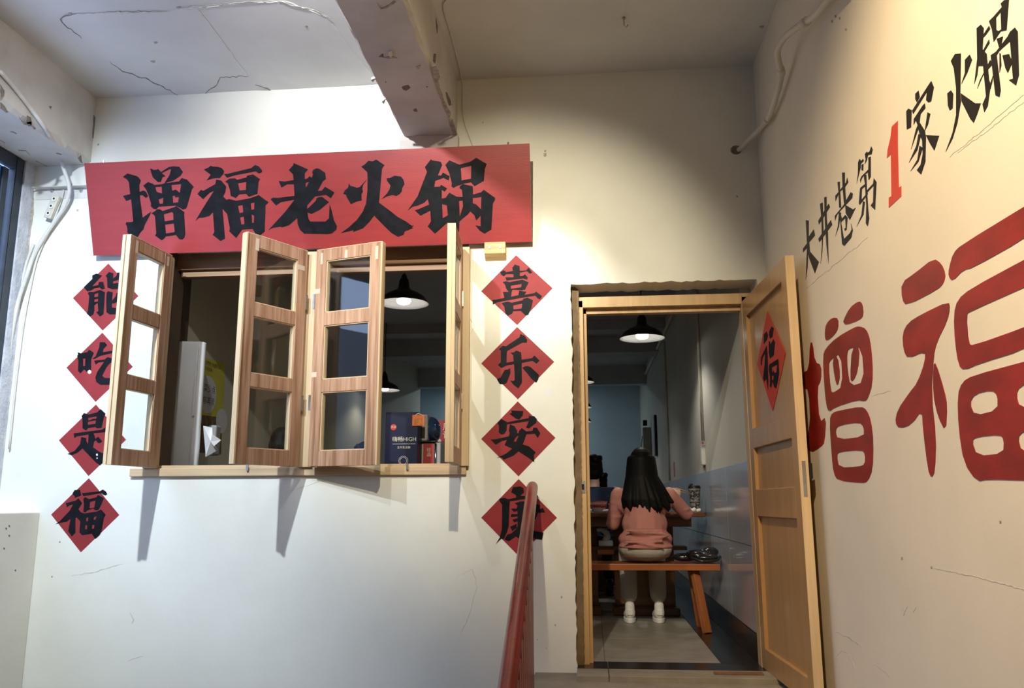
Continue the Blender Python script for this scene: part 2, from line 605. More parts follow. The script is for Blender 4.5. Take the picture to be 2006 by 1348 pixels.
for px, py, rx, ry, s_ in [(960, 660, 7, 10, 1), (1065, 652, 10, 12, 2), (945, 698, 4, 6, 3), (1075, 770, 12, 10, 4), (955, 790, 5, 7, 5), (1010, 640, 6, 8, 6)]:
    R = random.Random(s_ + 30)
    plate('filler_patch', [('+', chaikin([(px + rx * R.uniform(.7, 1.1) * math.cos(a), py + ry * R.uniform(.7, 1.1) * math.sin(a)) for a in [k * PI / 5 for k in range(10)]], 1))],
          wy, (0, -0.0005, 0), mat('white_filler', (0.80, 0.81, 0.80), 0.8, 0.03, 6), wall)
# exposed rough plaster along the doorway edges
plate('broken_plaster_edge', [('+', rough([(1117, 556), (1133, 568), (1146, 1328), (1130, 1328)], 0.6, 5, 3))], lambda a, b: at_y(a, b, YW + 0.075), (0, -0.01, 0), mat('brown_filler', (0.21, 0.15, 0.09), 0.9, 0.15, 14, bump=0.1, bscale=40), wall)

plate('broken_plaster_edge', [('+', rough([(1045, 1321), (1090, 1322), (1131, 1318), (1133, 1330), (1100, 1331), (1045, 1332)], 1.5, 7, 13))], wy, (0, -0.008, 0), M_CHIPL, wall)

# ---- right wall
wr = MB().box((XR, -2.6, -0.9), (XR + 0.2, YW + 0.2, 3.6)).build('wall_right', M_WALLR)
tag(wr, 'cream plaster right wall with painted black and red lettering', 'wall', kind='structure')
rx = lambda px, py: at_x(px, py, XR)
EXR = (-0.0012, 0, 0)
for line, w_, s_ in [([(1580, 565), (1640, 515), (1700, 465)], 0.8, 21), ([(1860, 308), (1930, 250), (2006, 185)], 1.0, 22), ([(1876, 300), (1940, 252), (2006, 200)], 0.7, 23),
                     ([(1830, 1112), (1920, 1132), (2006, 1155)], 0.8, 24), ([(1637, 1238), (1665, 1250), (1690, 1270)], 1.4, 25), ([(1640, 1285), (1650, 1275), (1660, 1280), (1675, 1310)], 1.0, 26),
                     ([(1768, 1190), (1772, 1205)], 1.0, 27), ([(1778, 1188), (1770, 1207)], 1.0, 28), ([(1795, 1190), (1789, 1200)], 0.9, 29), ([(1715, 1300), (1745, 1328)], 0.7, 30),
                     ([(1710, 775), (1745, 766)], 0.6, 31)]:
    plate('scratch', [('+', ribbon(line, w_, s_))], rx, (-0.0006, 0, 0), M_FAINT, wr)
for px, py, s_ in [(1637, 32, 2), (1645, 36, 3), (1630, 42, 4), (1657, 58, 5), (1767, 1094, 6), (1825, 1112, 7), (1960, 1023, 8)]:
    plate('plaster_chip', [('+', [(px - 2, py - 2), (px + 1.5, py - 3), (px + 2, py + 2), (px - 1, py + 3)])], rx, (-0.0007, 0, 0), M_CHIPL, wr)

# ---- ceiling, centre beam, left beam
ce = MB().box((-3.8, -2.6, ZC), (1.25, YW + 0.2, ZC + 0.15)).build('ceiling', M_CEIL)
tag(ce, 'cracked off-white plaster ceiling of the stair landing', 'ceiling', kind='structure')
cz = lambda px, py: at_z(px, py, ZC)
DN = (0, 0, -1)
plate('loose_plaster_sheet', [('+', rough(pts('150,26 210,24 330,22 385,14 487,148 432,151 425,165 400,184 350,187 320,170 290,155 240,140 215,120 160,75 120,45 125,33'), 1.2, 14, 4))],
      cz, (0, 0, -0.004), M_CEIL, ce)
plate('loose_plaster_sheet', [('+', rough(pts('390,14 470,6 560,2 640,32 700,110 733,150 731,158 690,167 545,180 500,165 487,148'), 1.2, 14, 5))], cz, (0, 0, -0.003), M_CEIL, ce)
for line, w_, s_ in [([(215, 120), (240, 140), (290, 155), (320, 170), (350, 187)], 1.2, 41), ([(150, 27), (130, 30), (118, 38), (128, 50), (160, 75)], 1.0, 42),
                     ([(150, 27), (215, 24), (330, 22)], 1.2, 43), ([(545, 2), (575, 12), (620, 22), (648, 36)], 2.2, 44), ([(400, 186), (425, 166), (432, 151), (487, 149)], 1.2, 45),
                     ([(345, 15), (380, 14), (470, 6), (540, 2)], 2.4, 46), ([(500, 166), (545, 181)], 0.8, 47)]:
    plate('crack', [('+', ribbon(line, w_, s_))], lambda a, b: at_z(a, b, ZC - 0.004), (0, 0, -0.0015), M_FAINT if s_ in (44, 46, 43) else M_CRACK, ce)
for px, py, s_ in [(137, 27, 1), (350, 15, 2), (1222, 36, 3), (1493, 53, 4), (300, 120, 5), (305, 83, 6), (600, 52, 7)]:
    R = random.Random(s_)
    plate('plaster_chip', [('+', [(px + 5 * R.uniform(.5, 1.2) * math.cos(a), py + 2.5 * R.uniform(.6, 1.2) * math.sin(a)) for a in [k * PI / 4 for k in range(8)]])],
          lambda a, b: at_z(a, b, ZC - 0.004), (0, 0, -0.001), M_CHIPL, ce)
hook = MB().tube([at_z(1222, 33, ZC), at_z(1222, 33, ZC) + Vector((0, 0, -0.05)), at_z(1222, 33, ZC) + Vector((0.012, 0, -0.065)), at_z(1222, 33, ZC) + Vector((0.02, 0, -0.05))], 0.004, 8)
hook.build('hook', M_STEEL, ce, smooth=True)

BX0, BX1, BZ = -1.105, -0.78, 3.10
R = random.Random(11)
ny = 90
vs, fs = [], []
for i in range(ny + 1):
    y = -2.6 + (YW + 2.6) * i / ny
    j = lambda a: R.uniform(-a, a)
    vs += [(BX0, y, ZC), (BX0 + j(.002), y, BZ + .012 + j(.004)), (BX0 + .012 + j(.005), y, BZ + j(.002)), (BX1 - .015 + j(.007), y, BZ + j(.002)), (BX1 + j(.003), y, BZ + .016 + j(.008)), (BX1, y, ZC)]
for i in range(ny):
    for k in range(5):
        a = i * 6 + k
        fs.append((a, a + 1, a + 7, a + 6))
beam = MB().add(vs, fs).build('trim_1', M_BEAM)
tag(beam, 'concrete ceiling beam with chipped edges running into the wall above the red signboard', 'beam', kind='structure')
bz = lambda px, py: at_z(px, py, BZ)
for k, (poly, mm) in enumerate([('738,4 748,15 760,10 772,0 776,3 756,16 746,17', M_CHIPL), ('742,111 750,104 752,112', M_CHIP), ('787,170 800,166 804,171 796,177 790,175', M_CHIP), ('809,215 815,212 818,218 812,218', M_CHIP),
                                ('752,112 770,110 778,113 760,115', M_CHIPL), ('755,158 757,160 755,162', M_CHIP), ('835,169 838,169 837,171', M_CHIP), ('815,130 824,127 820,135', M_CHIPL),
                                ('846,130 854,127 862,150 858,158 848,150', M_CHIPL), ('850,152 858,158 872,200 884,222 880,232 868,205 858,175', M_CHIPL), ('886,232 896,262 890,270 882,245', M_CHIPL)]):
    plate('plaster_chip', [('+', rough(pts(poly), 0.8, 5, k))], bz, (0, 0, -0.003), mm, beam)
plate('plaster_chip', [('+', pts('761,98 767,96 769,104 766,109 761,105'))], bz, (0, 0, -0.012), M_PVC, beam)
bxr = lambda px, py: at_x(px, py, BX1)
for k, poly in enumerate(['850,105 854,106 852,124 848,120', '873,180 876,182 886,206 880,207 875,192', '903,262 905,260 911,283 906,284', '856,6 858,8 857,12 855,10', '854,35 857,50 856,66 854,48']):
    plate('plaster_chip', [('+', rough(pts(poly), 0.6, 5, k + 60))], bxr, (0.002, 0, 0), M_CHIP, beam)
for a, b, c in [((727, 152), (738, 148), (730, 158)), ((748, 196), (757, 188), (752, 200))]:
    mbp = MB().prism([at_z(*a, BZ + .01), at_z(*b, BZ + .01), at_z(*c, BZ + .01)], (0, 0, -0.012))
    mbp.build('paint_flake', M_CEIL, beam)
corb = MB().box((-1.13, YW - 0.055, 2.99), (-0.765, YW, BZ + 0.005)).build('trim_2', M_BEAM, bevel=0.004)
tag(corb, 'small plaster pad under the end of the ceiling beam above the signboard', 'beam pad', kind='structure')

# left: parapet, window bay, edge beam
pl = MB()
pl.box((-3.6, -2.6, -0.9), (-3.27, YW, 0.83))
wl = pl.build('wall_left', M_WALL, bevel=0.006)
tag(wl, 'low grey-white plaster parapet wall under the stairwell window at the left', 'wall', kind='structure')
for px, py in [(12, 1036), (18, 1031), (18, 1050), (8, 1075), (30, 1118)]:
    plate('plaster_chip', [('+', [(px - 1.5, py - 2), (px + 1.5, py - 2), (px + 1, py + 2), (px - 1, py + 1)])], lambda a, b: at_x(a, b, -3.27), (0.001, 0, 0), M_CHIP, wl)
MB().box((-3.6, -2.6, 0.83), (-3.54, 1.6, 3.05)).build('pier', M_WALL, wl)
lb = []
R = random.Random(5)
vs, fs = [], []
for i in range(ny + 1):
    y = -2.6 + (YW + 2.6) * i / ny
    j = lambda a: R.uniform(-a, a)
    z0 = 3.03
    vs += [(-3.17, y, ZC), (-3.17 + j(.003), y, z0 + .03 + j(.015)), (-3.19 + j(.01), y, z0 + j(.004)), (-3.62, y, z0), (-3.62, y, ZC)]
for i in range(ny):
    for k in range(4):
        a = i * 5 + k
        fs.append((a, a + 1, a + 6, a + 5))
lbeam = MB().add(vs, fs).build('trim_3', M_LBEAM)
tag(lbeam, 'stained edge beam with broken plaster above the stairwell window', 'beam', kind='structure')
lbx = lambda px, py: at_x(px, py, -3.17)
for k, poly in enumerate(['0,165 8,178 6,188 0,190', '0,200 6,205 16,220 12,221 0,212', '36,228 40,235 50,240 62,238 60,246 46,244', '52,226 60,230 62,246 56,248 50,238',
                          '62,245 70,252 66,254', '152,309 158,304 161,320 156,316', '183,225 187,232 185,275 181,270', '95,208 101,208 99,214']):
    plate('plaster_chip', [('+', rough(pts(poly), 0.7, 6, k + 80))], lbx, (0.003, 0, 0), M_CHIP, lbeam)
lbz = lambda px, py: at_z(px, py, 3.03)
for k, (line, w_) in enumerate([([(0, 292), (20, 302), (42, 320), (60, 335)], 3.0), ([(20, 258), (32, 262)], 1.0), ([(36, 294), (50, 295), (58, 303)], 0.9), ([(70, 315), (95, 327)], 0.9), ([(0, 274), (10, 280)], 0.8), ([(110, 300), (120, 303)], 0.8)]):
    plate('crack', [('+', ribbon(line, w_, 90 + k))], lbz, (0, 0, -0.003), M_CHIPL, lbeam)
jm = MB().box((-3.62, YW - 0.095, 0.83), (-3.54, YW, 3.05)).build('wall_jamb', M_BLUEJAMB)
tag(jm, 'rough bluish plaster jamb beside the stairwell window', 'wall jamb', kind='structure')
plate('plaster_chip', [('+', rough(pts('62,368 67,375 66,420 60,460 56,505 48,512 55,470 60,425'), 1.0, 8, 77))], wy, (0, -0.003, 0), M_CHIPL, jm)

# stairwell window (dark metal) in the left wall
w2 = empty('window_2', (-3.57, 2.4, 0.83))
tag(w2, 'dark metal stairwell window at the left edge of the picture', 'window', kind='structure')
fr = MB()
for (y0, y1, z0, z1) in [(4.585, 4.655, 0.83, 3.03), (1.6, 1.67, 0.83, 3.03)]:
    fr.box((-3.60, y0, z0), (-3.55, y1, z1))
fr.box((-3.60, 1.67, 2.95), (-3.55, 4.585, 3.03))
fr.box((-3.60, 1.67, 0.83), (-3.55, 4.585, 0.88))
fr.build('frame', M_DARKFRAME, w2, bevel=0.003)
MB().box((-3.59, 4.50, 0.90), (-3.565, 4.545, 2.93)).build('sash_stile', M_DARKFRAME, w2, bevel=0.003)
MB().box((-3.59, 3.75, 2.55), (-3.565, 4.50, 2.59)).build('sash_rail', M_DARKFRAME, w2, bevel=0.003)
MB().box((-3.58, 3.75, 0.90), (-3.575, 4.50, 2.93)).build('pane', M_DARKGLASS, w2)
ob = MB().box((-10.2, -8.0, -3.0), (-9.0, 9.0, 3.9)).build('sky_block_building', mat('grey_building_render', (0.13, 0.14, 0.16), 0.8, 0.2, 1))  # unseen building added to block low sky and darken its reflection in the panes
tag(ob, 'unseen grey building added outside the stairwell window to block the low sky', 'building', kind='structure')
ow = MB().box((-7.5, 6.2, -1.0), (-3.7, 6.4, 6.0)).build('neighbour_wall', M_OUTSIDE)
tag(ow, 'dark wall outside beyond the stairwell window', 'outside wall', kind='structure')
wg = empty('window_guard', (-3.66, 4.6, 1.4))
tag(wg, 'white metal window guard outside the stairwell window', 'window guard')
for z in (1.55, 1.72, 2.05):
    MB().bar((-3.70, 3.9, z), (-3.70, 5.6, z), 0.02).build('rail', M_WHITEPL, wg)
for k in range(12):
    y = 4.6 + k * 0.085
    MB().bar((-3.70, y, 1.2), (-3.70, y, 1.72), 0.012).build('bar', M_WHITEPL, wg)

# floors: landing, stair flight, lower floor, back walls behind the camera
fl = MB().box((-0.32, 3.35, -0.9), (XR, YW + 0.02, ZF)).build('floor', M_CONC, bevel=0.005)
tag(fl, 'worn tan concrete landing in front of the doorway', 'floor', kind='structure')
plate('crack', [('+', ribbon([(1283, 1336), (1290, 1350)], 0.8, 5))], lambda a, b: at_z(a, b, ZF), (0, 0, 0.0006), M_CRACK, fl)
lowf = MB().box((-3.6, -2.6, -0.9), (XR, 3.36, LOW)).box((-3.6, 3.36, -0.9), (-0.33, YW, LOW)).build('floor_lower', mat('dark_lower_floor', (0.10, 0.09, 0.08), 0.8, 0.2, 4))
tag(lowf, 'lower concrete floor of the stairwell, hidden below the picture', 'floor', kind='structure')
st = empty('stair_flight', (0.35, 2.5, LOW))
tag(st, 'concrete stair flight below the landing beside the red handrail', 'stairs', kind='structure')
for k in range(4):
    MB().box((-0.32, 3.35 - 0.37 * (k + 1), LOW), (XR - 0.002, 3.35 - 0.37 * k - 0.002, ZF - 0.134 * (k + 1))).build('step', M_CONC, st, bevel=0.006)
bk = MB().box((-3.8, -2.8, -0.9), (1.25, -2.6, 3.6)).build('wall_back', mat('dark_back_wall', (0.16, 0.145, 0.13), 0.8, 0.2, 3))
tag(bk, 'plaster wall of the stairwell behind the viewer', 'wall', kind='structure')

# ================================================================== LETTERING DATA (traced strokes)
S1 = 160 / 1348.0
def ch(o, k, *strokes, sm=0):
    out = []
    for s in strokes:
        sg = '+'
        if s[0] == '-':
            sg, s = '-', s[1:]
        p = pts(s, o, k)
        out.append((sg, chaikin(p, sm) if sm else p))
    return out


ZENG = ch((235, 315), S1,
  '50,265 125,210 270,250 310,275 345,325 335,370 320,400 325,510 350,505 385,490 430,510 465,585 430,615 375,570 330,570 335,640 375,940 500,850 515,830 495,900 410,1060 390,1130 335,1190 285,1275 225,1250 150,1215 120,1180 125,1140 115,1075 95,1045 105,1015 200,1010 220,1000 200,780 185,635 105,665 50,580 170,550 150,360 120,310',
  '500,125 555,150 600,150 630,135 680,185 805,105 880,90 980,100 1040,185 1000,250 880,330 735,370 820,235 845,145 820,140 690,205 755,255 705,270 675,350 625,350 545,275 515,190',
  '385,410 465,350 545,380 570,400 700,385 740,370 975,340 1020,285 1105,310 1220,430 1190,470 1110,750 1090,790 1040,805 925,740 640,760 600,800 555,795 510,750 515,710 470,560 430,470',
  '-585,435 690,425 695,540 640,525 605,510', '-640,640 715,610 710,705 655,710', '-850,400 1010,385 990,530 920,475 865,495', '-870,580 905,575 915,605 975,600 960,685 880,695',
  '515,870 580,830 610,800 660,800 705,830 900,765 930,745 1065,850 1060,890 1080,1210 1065,1270 1030,1300 980,1295 925,1225 755,1250 740,1275 690,1315 580,1235 600,1200 580,920 560,890',
  '-725,885 860,845 880,870 885,975 740,1000', '-745,1055 890,1035 905,1165 895,1180 760,1200')
FU = ch((375, 315), S1,
  '205,145 285,110 320,80 345,95 440,100 500,120 540,170 530,215 470,285 365,290 250,325 320,230',
  '100,550 155,480 200,495 395,385 410,310 490,325 575,425 560,520 525,590 580,645 620,630 740,660 960,620 1090,575 1110,565 1275,685 1225,735 1210,1170 1110,1250 1080,1235 1010,1125 840,1135 740,1275 625,1165 635,1110 590,880 515,795 555,1285 480,1325 350,1220 380,1180 355,850 300,910 190,940 130,940 65,995 180,800 370,500 300,530 195,635',
  '-770,745 845,730 855,850 795,862', '-980,700 1040,690 1035,800 990,808', '-805,935 865,920 875,1045 825,1052', '-995,885 1035,905 1030,1025 1003,1025',
  '535,220 600,215 990,120 1050,70 1110,90 1165,155 1165,190 1115,210 1060,175 720,240 590,280',
  '555,345 630,295 720,290 755,315 910,275 920,245 1020,225 1135,305 1110,350 1090,545 950,595 900,545 790,555 735,615 650,580 635,480 600,370', '-770,370 905,350 900,480 795,490')
LAO = ch((520, 310), S1,
  '455,120 470,80 705,185 650,250 650,345 700,330 725,295 765,320 785,265 770,235 790,190 850,165 900,180 985,240 1000,345 950,380 865,540 930,535 985,470 1140,565 1080,660 1000,605 820,630 690,780 690,840 835,700 840,665 880,640 940,640 1050,725 900,850 760,920 695,895 710,1000 740,1045 990,1045 1050,995 1060,760 1095,870 1130,1020 1180,1120 1170,1180 1100,1240 1030,1252 640,1245 570,1180 530,1080 525,990 390,1105 280,1140 240,1130 120,1150 50,1185 110,1120 330,880 480,685 255,725 175,780 85,680 120,650 200,655 480,620 470,430 360,430 265,485 220,375 320,385 465,360 455,265 385,195',
  '-662,405 720,390 668,490')
HUO = ch((660, 305), S1,
  '400,180 455,150 520,85 590,95 650,65 785,155 745,215 735,330 695,775 870,905 1010,1015 1150,1090 1230,1155 1270,1150 1240,1175 1260,1195 1120,1250 1100,1305 1010,1340 900,1275 780,1160 615,990 540,1090 430,1200 265,1260 280,1230 190,1250 60,1280 200,1180 330,1060 430,920 480,790 505,560 505,290 490,260',
  '105,630 130,575 185,525 200,455 225,500 260,505 330,530 375,520 500,385 435,480 420,540 430,600 405,635 410,740 330,755 230,800 165,690 150,645',
  '820,375 870,370 955,330 1060,345 1100,400 1115,470 1080,530 1070,590 1035,635 980,665 920,650 845,665 740,715 830,620 870,550 885,490 830,420')
GUO = ch((790, 300), 190 / 1348.0,
  '300,195 385,85 400,100 520,120 540,165 480,310 530,310 550,270 645,320 630,380 560,345 445,385 430,470 510,465 525,440 610,490 575,535 535,510 535,630 550,630 590,620 640,550 740,605 825,610 815,510 780,485 785,460 830,430 965,460 970,575 1080,545 1120,510 1275,620 1275,650 1245,700 1225,1060 1130,1120 1065,1080 1000,1005 1075,1015 1075,870 1015,935 985,860 930,810 900,850 780,950 775,1090 735,1130 640,1090 605,1050 625,1020 620,960 440,1120 340,1020 385,950 375,800 240,870 160,795 210,780 360,715 340,640 290,690 200,730 130,745 60,800 200,600 330,260',
  '-540,710 605,725 620,865 548,905', '-775,665 825,660 830,740 785,880', '-965,625 1085,610 1080,780 1010,710 965,695',
  '585,165 640,100 780,160 930,120 1015,65 1160,150 1135,220 1120,385 990,460 940,405 840,425 740,460 695,485 670,460 675,420 640,280', '-800,210 945,175 940,355 810,380')

XI = ch((930, 490), S1,
  '420,365 475,335 500,345 520,365 630,345 620,295 660,240 740,265 745,345 850,335 890,290 950,375 910,390 860,350 745,375 745,430 790,430 830,400 875,455 865,490 800,470 525,505 505,450 530,450 640,450 640,400 520,400 480,435 440,410',
  '460,530 520,515 575,530 790,490 890,535 830,655 770,665 625,655 610,690 605,740 600,770 720,745 735,670 855,690 820,740 990,710 1010,685 1110,760 1080,815 1040,800 1000,755 830,780 390,860 330,880 300,905 295,820 340,820 490,790 465,690 560,690 520,640 500,570', '-595,590 775,560 765,615 600,640',
  '440,875 550,850 610,870 790,830 800,805 870,785 960,830 935,960 910,1010 885,1070 840,1080 760,1005 635,1010 620,1050 540,1085 505,1040 490,940', '-635,915 785,885 775,965 640,980')
LE = ch((930, 630), S1,
  '755,205 790,225 825,235 865,300 860,350 785,350 540,485 530,510 525,680 640,660 635,560 590,515 640,510 690,480 765,510 775,630 945,605 985,560 1070,645 1020,695 950,650 775,685 780,1010 720,1105 640,1045 585,975 640,985 660,960 650,705 530,725 440,770 385,715 430,675 430,480 400,460 460,400 515,410 740,260',
  '365,950 425,925 495,800 540,795 585,770 590,850 530,1010 490,1035 410,1030', '785,765 830,740 875,735 920,750 1060,880 1050,950 1015,1010 940,950 860,850')
AN = ch((935, 780), S1,
  '560,205 760,215 750,290 690,355 640,340 535,265 570,240',
  '335,415 395,345 475,385 490,400 850,330 855,285 880,300 935,295 985,345 970,410 850,505 805,490 850,380 490,435 485,530 450,590 405,605 355,570 360,460',
  '220,685 300,680 520,630 535,580 520,535 540,430 620,470 660,540 660,580 680,580 690,540 735,495 810,550 910,540 925,490 985,490 1040,580 1000,660 950,590 810,600 770,720 750,765 850,795 965,895 935,940 940,1060 850,990 680,880 600,950 440,1015 400,980 375,975 320,990 370,965 470,920 575,835 500,800 450,775 490,690 405,710 305,770', '-640,645 685,620 640,720 600,715')
KANG = ch((935, 930), S1,
  '590,205 715,195 760,220 775,290 710,350 850,355 1000,340 1000,380 800,400 540,440 530,560 520,850 490,950 440,1060 390,1060 305,1145 370,1040 405,900 410,500 365,430 365,395 450,380 510,405 640,380 640,340 560,290',
  '620,470 700,445 740,440 900,460 990,490 1030,500 1030,570 1085,545 1120,625 1000,630 960,740 770,800 740,830 700,1060 640,1020 520,1100 450,1070 490,990 560,970 640,900 665,850 665,770 610,790 580,740 665,720 665,690 555,700 560,650 665,650 665,600 605,615 555,560 650,560 665,510',
  '540,860 650,810 650,880 580,930', '800,900 1000,940 1095,955 1070,1075 950,1060')
NENG = ch((130, 510), S1,
  '430,250 500,220 595,255 430,430 530,410 540,360 610,355 640,470 590,485 555,450 480,460 410,500 350,515 290,445 430,310',
  '355,545 380,520 450,525 560,490 640,525 630,720 615,890 560,930 495,860 530,840 520,705 465,745 465,830 450,895 390,930 340,880 360,830 380,590', '-470,560 530,540 525,600 465,610', '-465,650 525,635 525,680 465,690',
  '650,260 705,195 780,215 775,300 830,260 840,205 930,200 960,230 880,320 775,350 775,385 890,370 980,370 960,460 870,475 760,480 680,450 675,290',
  '665,540 690,510 770,530 755,670 820,590 830,540 930,545 900,650 800,710 755,715 755,780 850,795 960,790 950,890 720,895 665,860 660,690')
CHI = ch((120, 645), S1,
  '275,380 330,400 430,380 465,340 530,380 540,400 500,490 495,690 435,710 380,665 320,730 280,690 285,520 265,440 280,420', '-365,485 400,485 395,610 365,610',
  '510,490 570,450 630,300 640,215 720,215 760,265 700,330 690,380 850,355 880,320 930,350 920,410 870,390 650,440 560,490',
  '545,520 720,500 770,460 860,490 870,535 810,560 750,630 680,770 720,805 960,810 940,900 840,920 650,920 580,870 565,800 600,700 710,540 620,550 570,585')
SHI = ch((105, 785), S1,
  '465,255 505,205 580,230 720,195 780,140 860,215 830,290 795,450 720,460 690,435 570,455 540,495 480,455 480,310', '-575,285 715,260 705,300 650,300 600,325 575,320', '-570,350 700,325 695,380 570,400',
  '335,540 480,520 800,480 850,450 900,440 960,480 900,545 850,520 660,540 680,580 690,630 740,595 805,670 775,700 735,700 700,655 670,680 655,770 750,840 870,890 860,990 770,1065 700,1020 480,790 400,860 305,900 230,880 350,830 440,720 460,600 545,620 540,660 570,720 580,560 390,590 345,620')
FU2 = ch((90, 930), S1,
  '440,315 475,255 565,250 585,345 475,385 480,360', '595,305 890,275 940,245 990,275 1015,320 985,340 950,330 920,305 620,355',
  '620,400 650,370 715,405 840,370 860,335 960,385 920,490 875,580 820,590 780,560 690,590 650,625 620,610 630,500', '-730,450 820,430 800,545 725,555',
  '330,470 490,430 540,390 600,470 540,570 580,620 640,640 850,605 910,575 990,660 960,720 920,940 885,1000 815,1060 760,975 600,1000 555,950 570,770 510,705 490,720 490,960 430,1020 370,930 410,730 340,780 270,790 160,815 230,770 400,590 450,490 390,510 350,540',
  '-670,715 700,705 695,765 668,770', '-800,700 840,685 820,740 790,745', '-655,830 685,840 680,900 650,900', '-770,830 805,830 795,890 762,895')
FUD = ch((1470, 600), 80 / 490.0,
  '165,340 200,300 215,350 205,400 165,455', '230,300 260,240 285,265 270,370 240,390 228,345', '225,420 240,420 245,460 280,395 300,430 285,590 240,630 225,560',
  '130,620 200,470 210,560 220,900 215,1010 195,870 170,910 155,860 175,700 180,570 150,620 140,715 128,700',
  '230,700 340,630 350,800 335,900 315,990 290,970 270,900 255,980 238,960 240,850 225,760', '-262,735 325,700 318,790 290,800 285,770 268,800', '-262,840 285,830 280,880 265,890')
K1 = 200 / 899.0
DA = ch((1550, 270), K1, '130,725 155,730 155,870 200,805 210,860 160,920 165,1000 245,1095 210,1195 160,1060 150,1020 145,1140 130,1250 135,1100 140,970 105,1010 105,975 140,930')
JING = ch((1550, 270), K1, '255,580 278,570 285,800 275,1000 260,1110 272,950 268,720', '292,525 312,518 314,700 325,850 330,1110 312,950 298,750', '240,730 330,580 342,610 245,765', '240,890 350,725 362,765 250,920')
XIANG = ch((1625, 330), 60 / 336.0, '90,150 115,145 115,200 130,430 108,430 100,250', '140,45 170,45 170,170 185,390 160,380 145,200', '65,300 95,265 185,150 195,100 208,150 170,210 110,260 68,360',
  '60,520 150,410 235,260 258,280 250,325 190,390 120,465 85,510 62,575', '175,400 260,450 290,430 225,565 180,490', '105,480 130,490 105,640 65,750 95,630',
  '115,470 140,560 130,600 160,775 225,710 245,670 238,605 258,680 240,760 165,850 140,830 125,640', '130,560 175,510 200,540 190,670 170,685 165,660 180,650 175,545 140,580')
DI = ch((1670, 280), 60 / 316.0, '60,200 75,165 90,185 85,260 65,340 45,420 58,320', '75,205 110,165 118,185 90,215', '95,225 115,215 112,285 95,280',
  '130,115 150,90 165,110 150,180 128,220 138,170', '150,110 180,85 195,35 210,70 200,115 160,125', '165,150 190,140 190,350 170,385 163,330 168,200',
  '80,380 95,345 165,275 170,300 120,330 95,375 85,410', '115,320 145,330 150,470 165,700 175,780 160,860 140,830 145,650 130,420', '80,470 100,450 95,590 75,640 68,620', '85,460 130,425 130,450 100,475',
  '150,490 215,420 222,365 250,405 235,690 190,645 215,610 220,440 155,510', '70,615 130,545 155,505 160,530 80,635', '110,600 130,610 115,740 45,865 95,740')
K2 = 160 / 770.0
ONE = ch((1700, 140), K2, '285,465 285,680 295,1095 318,1080 318,1175 200,1285 200,1190 225,1175 220,780 183,815 188,745 215,630 228,520')
JIA = ch((1700, 140), K2, '450,210 480,180 492,240 465,290 450,260', '365,375 385,350 415,365 410,525 370,545', '420,370 560,150 600,90 625,150 600,280 575,290 552,270 560,190 430,400',
  '435,450 520,320 540,300 545,345 500,400 490,480 540,560 550,620 545,850 505,970 465,930 500,880 520,780 515,650 490,590 470,500 455,460 435,505',
  '455,550 475,500 480,540 410,735', '480,590 505,600 470,740 390,860 460,700', '490,700 520,720 480,850 405,940 470,830', '565,385 592,400 570,500 540,560', '550,600 675,605 630,745 590,680')
K3 = 160 / 696.0
HUO2 = ch((1846, 0), K3, '75,520 110,460 160,455 155,790 160,870 130,1050 90,1180 30,1295 90,1130 120,980 120,750 100,580', '45,795 75,770 95,800 90,920 65,940 50,900', '195,510 235,465 255,510 215,620 165,715 195,620', '160,795 280,880 330,880 300,970 270,1045 240,1010 165,860')
GUO2 = ch((1846, 0), K3, '295,240 330,210 355,240 345,420 380,460 400,680 415,720 390,900 360,955 345,890 375,820 350,560 310,560 300,640 275,715 300,500', '355,290 400,220 410,245 370,300 350,320', '350,430 400,335 405,365 360,440', '300,755 320,690 410,510 430,545 350,640', '415,700 435,640 430,690 412,760',
  '400,180 440,140 510,60 500,30 530,0 570,-5 550,255 500,265 440,355 425,250', '-460,150 500,100 505,250 480,265 462,255', '415,470 460,440 560,310 580,270 620,235 645,270 655,640 630,725 570,680 605,670 580,350 490,430 465,470 500,770 490,825 455,810 430,600',
  '465,330 520,310 510,360 500,430 485,400', '490,450 500,460 505,560 490,620', '515,470 570,460 600,530 560,620 540,580')
K4 = 200 / 674.0
RZENG = ch((1570, 570), K4, '155,270 165,215 205,175 245,180 245,250 220,290 175,330 158,320', '278,195 320,110 380,65 405,85 412,160 390,190 300,225 280,212',
  '143,430 160,380 230,310 350,240 385,233 428,250 455,320 472,480 470,620 440,712 420,730 370,720 220,770 185,800 165,760 150,600',
  '-180,490 195,455 262,410 274,630 210,674 195,660', '205,450 240,425 258,560 240,638 220,570', '-302,400 330,374 400,376 416,600 325,630 305,520', '335,370 387,366 375,530 340,604 322,580',
  '186,850 205,803 260,788 395,763 432,785 462,860 477,1000 472,1180 440,1258 405,1270 240,1252 213,1200 200,1080', '-225,920 250,888 385,866 414,900 414,962 240,982', '-235,1090 250,1063 402,1050 422,1080 420,1145 380,1160 250,1167',
  '58,340 75,340 90,470 132,488 132,590 105,640 120,870 165,828 155,1000 130,1032 60,1070 20,1000 60,900 50,650 10,640 10,540 50,520', sm=1)
K5 = 266 / 640.0
